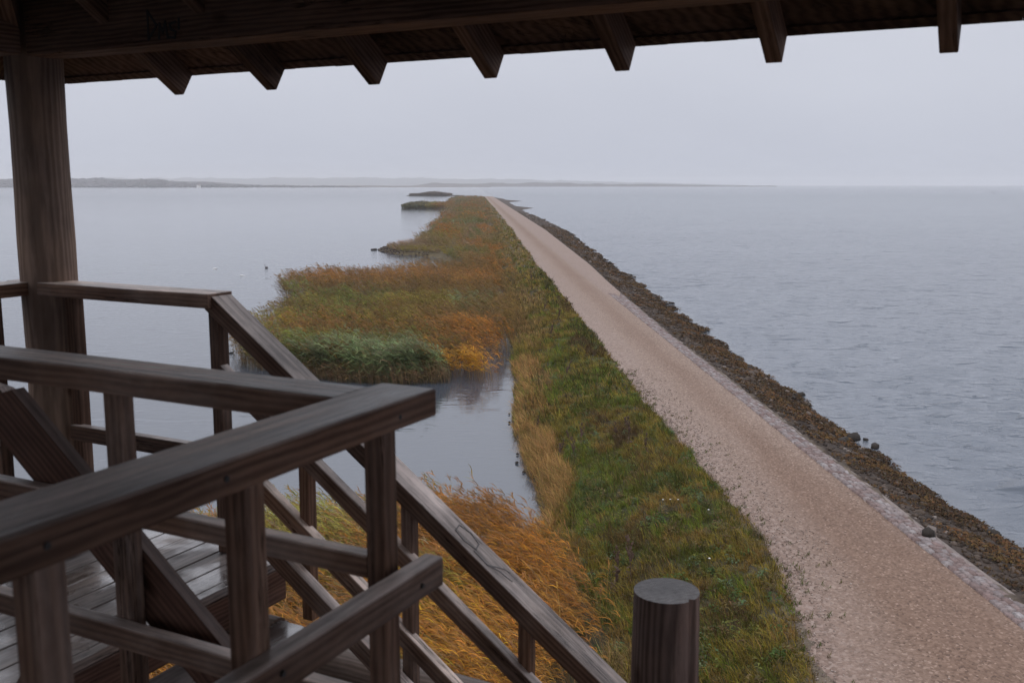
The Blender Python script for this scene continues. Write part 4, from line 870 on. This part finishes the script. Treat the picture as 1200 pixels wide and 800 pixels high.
# -- staircase with open treads
st = thing('staircase', (-2.0, 2.3, -2.6), 'open wooden stairs going down to the right below the deck', 'stairs')
zs = -1.476-.125
for b_, hh_ in ((2.915, .075), (1.80, .20)): timber('stringer', st, (-2.585, b_, -1.476+.155*SL-hh_*.62), (-.2, b_, -1.476+.155*SL-2.385*SL-hh_*.62), .05, hh_, M_RAIL)
for i in range(9):
    timber('tread', st, (-2.47+i*.255, 1.83, -1.5-.187*(i+1)-.02), (-2.47+i*.255, 2.87, -1.5-.187*(i+1)-.02), .23, .04, M_DECK)
# -- newel post and the log under the landing
nw = logx('newel_post', None, (-.955, 2.955, -10.0), (-.955, 2.955, -1.300), .118, .107, M_DARKLOG, 48, 33); tag(nw, 'stout round newel post with sawn top at the foot of the handrail', 'post')
lg = logx('log_beam', None, (-2.9, 3.22, -2.05), (-.4, 3.22, -2.05), .10, .10, M_LOG, 40, False); tag(lg, 'pale round log lying level under the stairs', 'log')
lg2 = logx('log_leg', None, (-2.95, 3.22, -10.0), (-2.95, 3.22, -1.95), .11, .10, M_LOG, 32, False); tag(lg2, 'round log leg under the deck edge carrying the level log', 'post')

# -- roof
rf_ = thing('shelter_roof', (-1.45, .6, .5), 'dark low timber roof with rafter tails over the lookout deck', 'roof')
BZ = .525
wp = timber('wall_plate', rf_, (-3.74, 2.945, BZ+.15), (1.05, 2.945, BZ+.15), .15, .30, M_ROOF, .006)
timber('wall_plate', rf_, (-3.815, -1.9, BZ+.151), (-3.815, 2.85, BZ+.151), .15, .30, M_ROOF, .006)
timber('wall_plate', rf_, (-3.8, -1.83, BZ+.15), (1.05, -1.83, BZ+.15), .15, .30, M_ROOF, .006)
timber('wall_plate', rf_, (.975, -1.75, BZ+.151), (.975, 2.867, BZ+.151), .15, .30, M_ROOF, .006)
RS = math.tan(math.radians(33)); ca, cb = -1.45, .60; RD = .115
def zbot(d): return BZ+.0-RS*d        # rafter underside at distance d outside the plate's outer face
tipd = .26
for k in range(-5, 6):
    off = -1.76+.004+.506*(k+1)
    # outer slope seen in front, and the same on the other three sides
    for side in range(4):
        if side in (0, 2):
            aa = off-.0
            if not -4.0 < aa < 1.1: continue
            if side == 0 and k == -5: continue
            out = 3.02+tipd if side == 0 else -1.905-tipd; inn = cb+abs(aa-ca) if side == 0 else cb-abs(aa-ca)
            if side == 0: inn = min(inn, 2.7)
            else: inn = max(inn, -1.6)
            z_o = zbot(tipd); z_i = zbot(-(abs(inn-cb)-abs(out-cb))*-1*-1) if False else BZ+RS*(abs(out-cb)-tipd-abs(inn-cb))
            nz = RD/2/math.cos(math.atan(RS))
            timber('rafter', rf_, (aa, out, z_o+nz), (aa, inn, z_i+nz), .052, RD, M_ROOF, .004)
        else:
            bb = cb+.506*k
            if not -1.8 < bb < 2.8: continue
            out = -3.97-tipd if side == 1 else 1.05+tipd; inn = ca+abs(bb-cb)*(-1 if side == 1 else 1)
            inn = max(inn, -2.4-.0) if side == 3 else min(inn, -.4)
            inn = (-3.6 if side == 1 else .75) if abs(bb-cb) > 1.9 else inn
            z_i = BZ+RS*(abs(out-ca)-tipd-abs(inn-ca)); nz = RD/2/math.cos(math.atan(RS))
            timber('rafter', rf_, (out, bb, zbot(tipd)+nz), (inn, bb, z_i+nz), .052, RD, M_ROOF, .004)
timber('hip_rafter', rf_, (-4.16, 3.21, zbot(.2)+.06), (-1.5, .65, BZ+RS*2.37+.06), .06, .13, M_ROOF, .004)
# boarding: hip roof shell
bm = bmesh.new(); zt = RD/math.cos(math.atan(RS))+.004; th_ = .03
ed = .295
oa0, oa1, ob0, ob1 = -3.97-ed, 1.05+ed, -1.905-ed, 3.02+ed
ze = zbot(ed)+zt; apex = BZ+RS*(3.02-cb)+zt
def shell(z_off):
    return [bm.verts.new(W(oa0, ob0, ze+z_off)), bm.verts.new(W(oa1, ob0, ze+z_off)), bm.verts.new(W(oa1, ob1, ze+z_off)), bm.verts.new(W(oa0, ob1, ze+z_off)), bm.verts.new(W(ca, cb, apex+z_off))]
lo = shell(0); hi = shell(th_)
for L_, f in ((lo, 0), (hi, 1)):
    for i in range(4): bm.faces.new((L_[i], L_[(i+1) % 4], L_[4]))
for i in range(4): bm.faces.new((lo[i], lo[(i+1) % 4], hi[(i+1) % 4], hi[i]))
# ragged board ends along the visible eave
r2 = random.Random(2); a = oa0
while a < oa1-.1:
    w_ = r2.uniform(.09, .13); e_ = r2.uniform(.0, .003)
    bmesh.ops.create_cube(bm, size=1, matrix=Matrix.Translation(W(a+w_/2, ob1+e_/2-.01, ze+.012-e_*RS*.5)) @ Matrix((E1, E2, E3)).transposed().to_4x4() @ Matrix.Rotation(-math.atan(RS), 4, 'X') @ Matrix.Diagonal((w_-.0004, .04+e_, .026, 1))); a += w_
Mr = Matrix.Translation(rf_.location); bmesh.ops.transform(bm, matrix=Mr.inverted(), verts=bm.verts)
fin(bm, 'roof_boarding', M_BOARD, Mr, rf_, 0)
# scrawled letters on the inner face of the beam
M_INK = plain('black_marker', (.004, .004, .004), .6, .1)
strokes = [[(0, 0), (0, .105)], [(0, .105), (.045, .05), (0, 0)], [(.055, .0), (.06, .055), (.075, .02), (.09, .06), (.10, .0)], [(.14, .055), (.112, .05), (.118, .03), (.142, .02), (.135, -.002), (.108, .002)], [(.158, .03), (.160, .065)]]
bm = bmesh.new()
for s_k in strokes:
    for (x0, y0), (x1, y1) in zip(s_k[:-1], s_k[1:]):
        d = Vector((x1-x0, 0, y1-y0)); L = d.length; an = math.atan2(y1-y0, x1-x0)
        bmesh.ops.create_cube(bm, size=1, matrix=Matrix.Translation(((x0+x1)/2, 0, (y0+y1)/2)) @ Matrix.Rotation(-an, 4, 'Y') @ Matrix.Diagonal((L+.008, .002, .0085, 1)))
M = Matrix((E1, E2, E3)).transposed().to_4x4(); M.translation = W(-3.035, 2.868, .545)
fin(bm, 'marker_scrawl', M_INK, M, wp, 0)
# faint pen scrawl on the handrail top
hr = [c_ for c_ in rs.children if c_.name.startswith('handrail')][0]
bm = bmesh.new()
zz = .0352
pts = [[(-.35, .02), (-.30, .035), (-.25, .02), (-.24, -.015), (-.29, -.03), (-.34, -.02), (-.35, .02)], [(-.24, -.03), (-.17, -.035), (-.12, -.005)], [(-.17, -.035), (-.125, .018), (-.10, .03)], [(-.125, -.01), (-.07, .0)]]
for s_k in pts:
    for (x0, y0), (x1, y1) in zip(s_k[:-1], s_k[1:]):
        x0 += .58; x1 += .58
        L = math.hypot(x1-x0, y1-y0); an = math.atan2(y1-y0, x1-x0)
        bmesh.ops.create_cube(bm, size=1, matrix=Matrix.Translation(((x0+x1)/2, (y0+y1)/2, zz)) @ Matrix.Rotation(an, 4, 'Z') @ Matrix.Diagonal((L+.003, .0045, .0015, 1)))
M_PEN = plain('faded_pen', (.125, .112, .110), .6, .3)
Mh = frame((W(-2.835, 2.962, TOP-.004-.033)+W(-1.07, 2.962, TOP-.004-.033-1.765*SL))/2, W(-1.07, 2.962, -1.7)-W(-2.835, 2.962, -1.7+1.765*SL))
fin(bm, 'pen_scrawl', M_PEN, Mh, hr, 0)

# ------------------------------------------------------------------ air
m = bpy.data.materials.new('mist'); m.use_nodes = True; nt = m.node_tree; nt.nodes.remove(nt.nodes['Principled BSDF'])
pv = nt.nodes.new('ShaderNodeVolumePrincipled'); pv.inputs['Color'].default_value = (.93, .94, .97, 1); pv.inputs['Density'].default_value = .00019; pv.inputs['Anisotropy'].default_value = 0.0
nt.links.new(pv.outputs[0], nt.nodes['Material Output'].inputs['Volume'])
bm = bmesh.new(); bmesh.ops.create_cube(bm, size=1, matrix=Matrix.Translation((0, 0, 39.0)) @ Matrix.Diagonal((24000, 24000, 84, 1)))
me = bpy.data.meshes.new('haze'); bm.to_mesh(me); bm.free(); me.materials.append(m); hz_ = bpy.data.objects.new('haze', me); C.objects.link(hz_); tag(hz_, 'thin grey sea mist over the whole view', 'haze', kind='stuff')

# ------------------------------------------------------------------ light, sky, camera
w = bpy.data.worlds.new('World'); scn.world = w; w.use_nodes = True; nt = w.node_tree; n = N(nt)
bg = nt.nodes['Background']; bg.inputs['Strength'].default_value = .1
SUN_EL, SUN_AZ = 42, 200
sky = n('ShaderNodeTexSky', sky_type='NISHITA'); sky.sun_disc = False; sky.sun_elevation = math.radians(SUN_EL); sky.sun_rotation = math.radians(SUN_AZ); sky.air_density = 1.5; sky.dust_density = 6.0
tc = n('ShaderNodeTexCoord'); sp = n('ShaderNodeSeparateXYZ'); n.l(tc.outputs['Generated'], sp.inputs[0])
ov = ramp(n, [(0, (4.40, 4.62, 5.35)), (.12, (4.82, 5.0, 5.68)), (.22, (5.15, 5.3, 5.9)), (.42, (7.2, 7.3, 8.0)), (1, (10.0, 10.1, 10.8))]); n.l(sp.outputs['Z'], ov.inputs[0])
cl = n('ShaderNodeTexNoise', Scale=2.2, Detail=5.0, Roughness=.5); mp = n('ShaderNodeMapping'); mp.inputs['Scale'].default_value = (1, 1, 3); n.l(tc.outputs['Generated'], mp.inputs[0]); n.l(mp.outputs[0], cl.inputs['Vector'])
cr = ramp(n, [(.3, (.945, .95, .96)), (.7, (1.04, 1.04, 1.035))]); n.l(cl.outputs['Fac'], cr.inputs[0])
ovc = mixc(n, 1.0, ov.outputs[0], cr.outputs[0], 'MULTIPLY')
hs = n('ShaderNodeHueSaturation', Saturation=.25); n.l(sky.outputs[0], hs.inputs['Color'])
n.l(mixc(n, .93, hs.outputs[0], ovc), bg.inputs['Color'])
sd = bpy.data.lights.new('sun', 'SUN'); sd.energy = .5; sd.angle = math.radians(25); sd.color = (1, .97, .93); so = bpy.data.objects.new('sun', sd); C.objects.link(so)
az = math.radians(SUN_AZ); el = math.radians(SUN_EL); dirv = Vector((math.sin(az)*math.cos(el), math.cos(az)*math.cos(el), math.sin(el)))
so.rotation_euler = dirv.to_track_quat('Z', 'Y').to_euler(); so.location = (0, -20, 60)

cd = bpy.data.cameras.new('camera'); cam = bpy.data.objects.new('camera', cd); C.objects.link(cam); scn.camera = cam
cam.location = (0, 0, EYE); cam.rotation_euler = (math.pi/2-math.atan(184/1167), 0, 0)
cd.sensor_width = 36; cd.lens = 36*1167/1200; cd.clip_start = .05; cd.clip_end = 40000
cd.dof.use_dof = True; cd.dof.focus_distance = 45; cd.dof.aperture_fstop = 7.0
scn.view_settings.view_transform = 'Standard'; scn.view_settings.look = 'None'; scn.view_settings.exposure = .38; scn.view_settings.gamma = 1
scn.render.engine = 'CYCLES'; cy = scn.cycles; cy.use_denoising = True; cy.max_bounces = 6; cy.diffuse_bounces = 3; cy.glossy_bounces = 3; cy.transmission_bounces = 3; cy.volume_bounces = 2; cy.caustics_reflective = False; cy.sample_clamp_indirect = 6
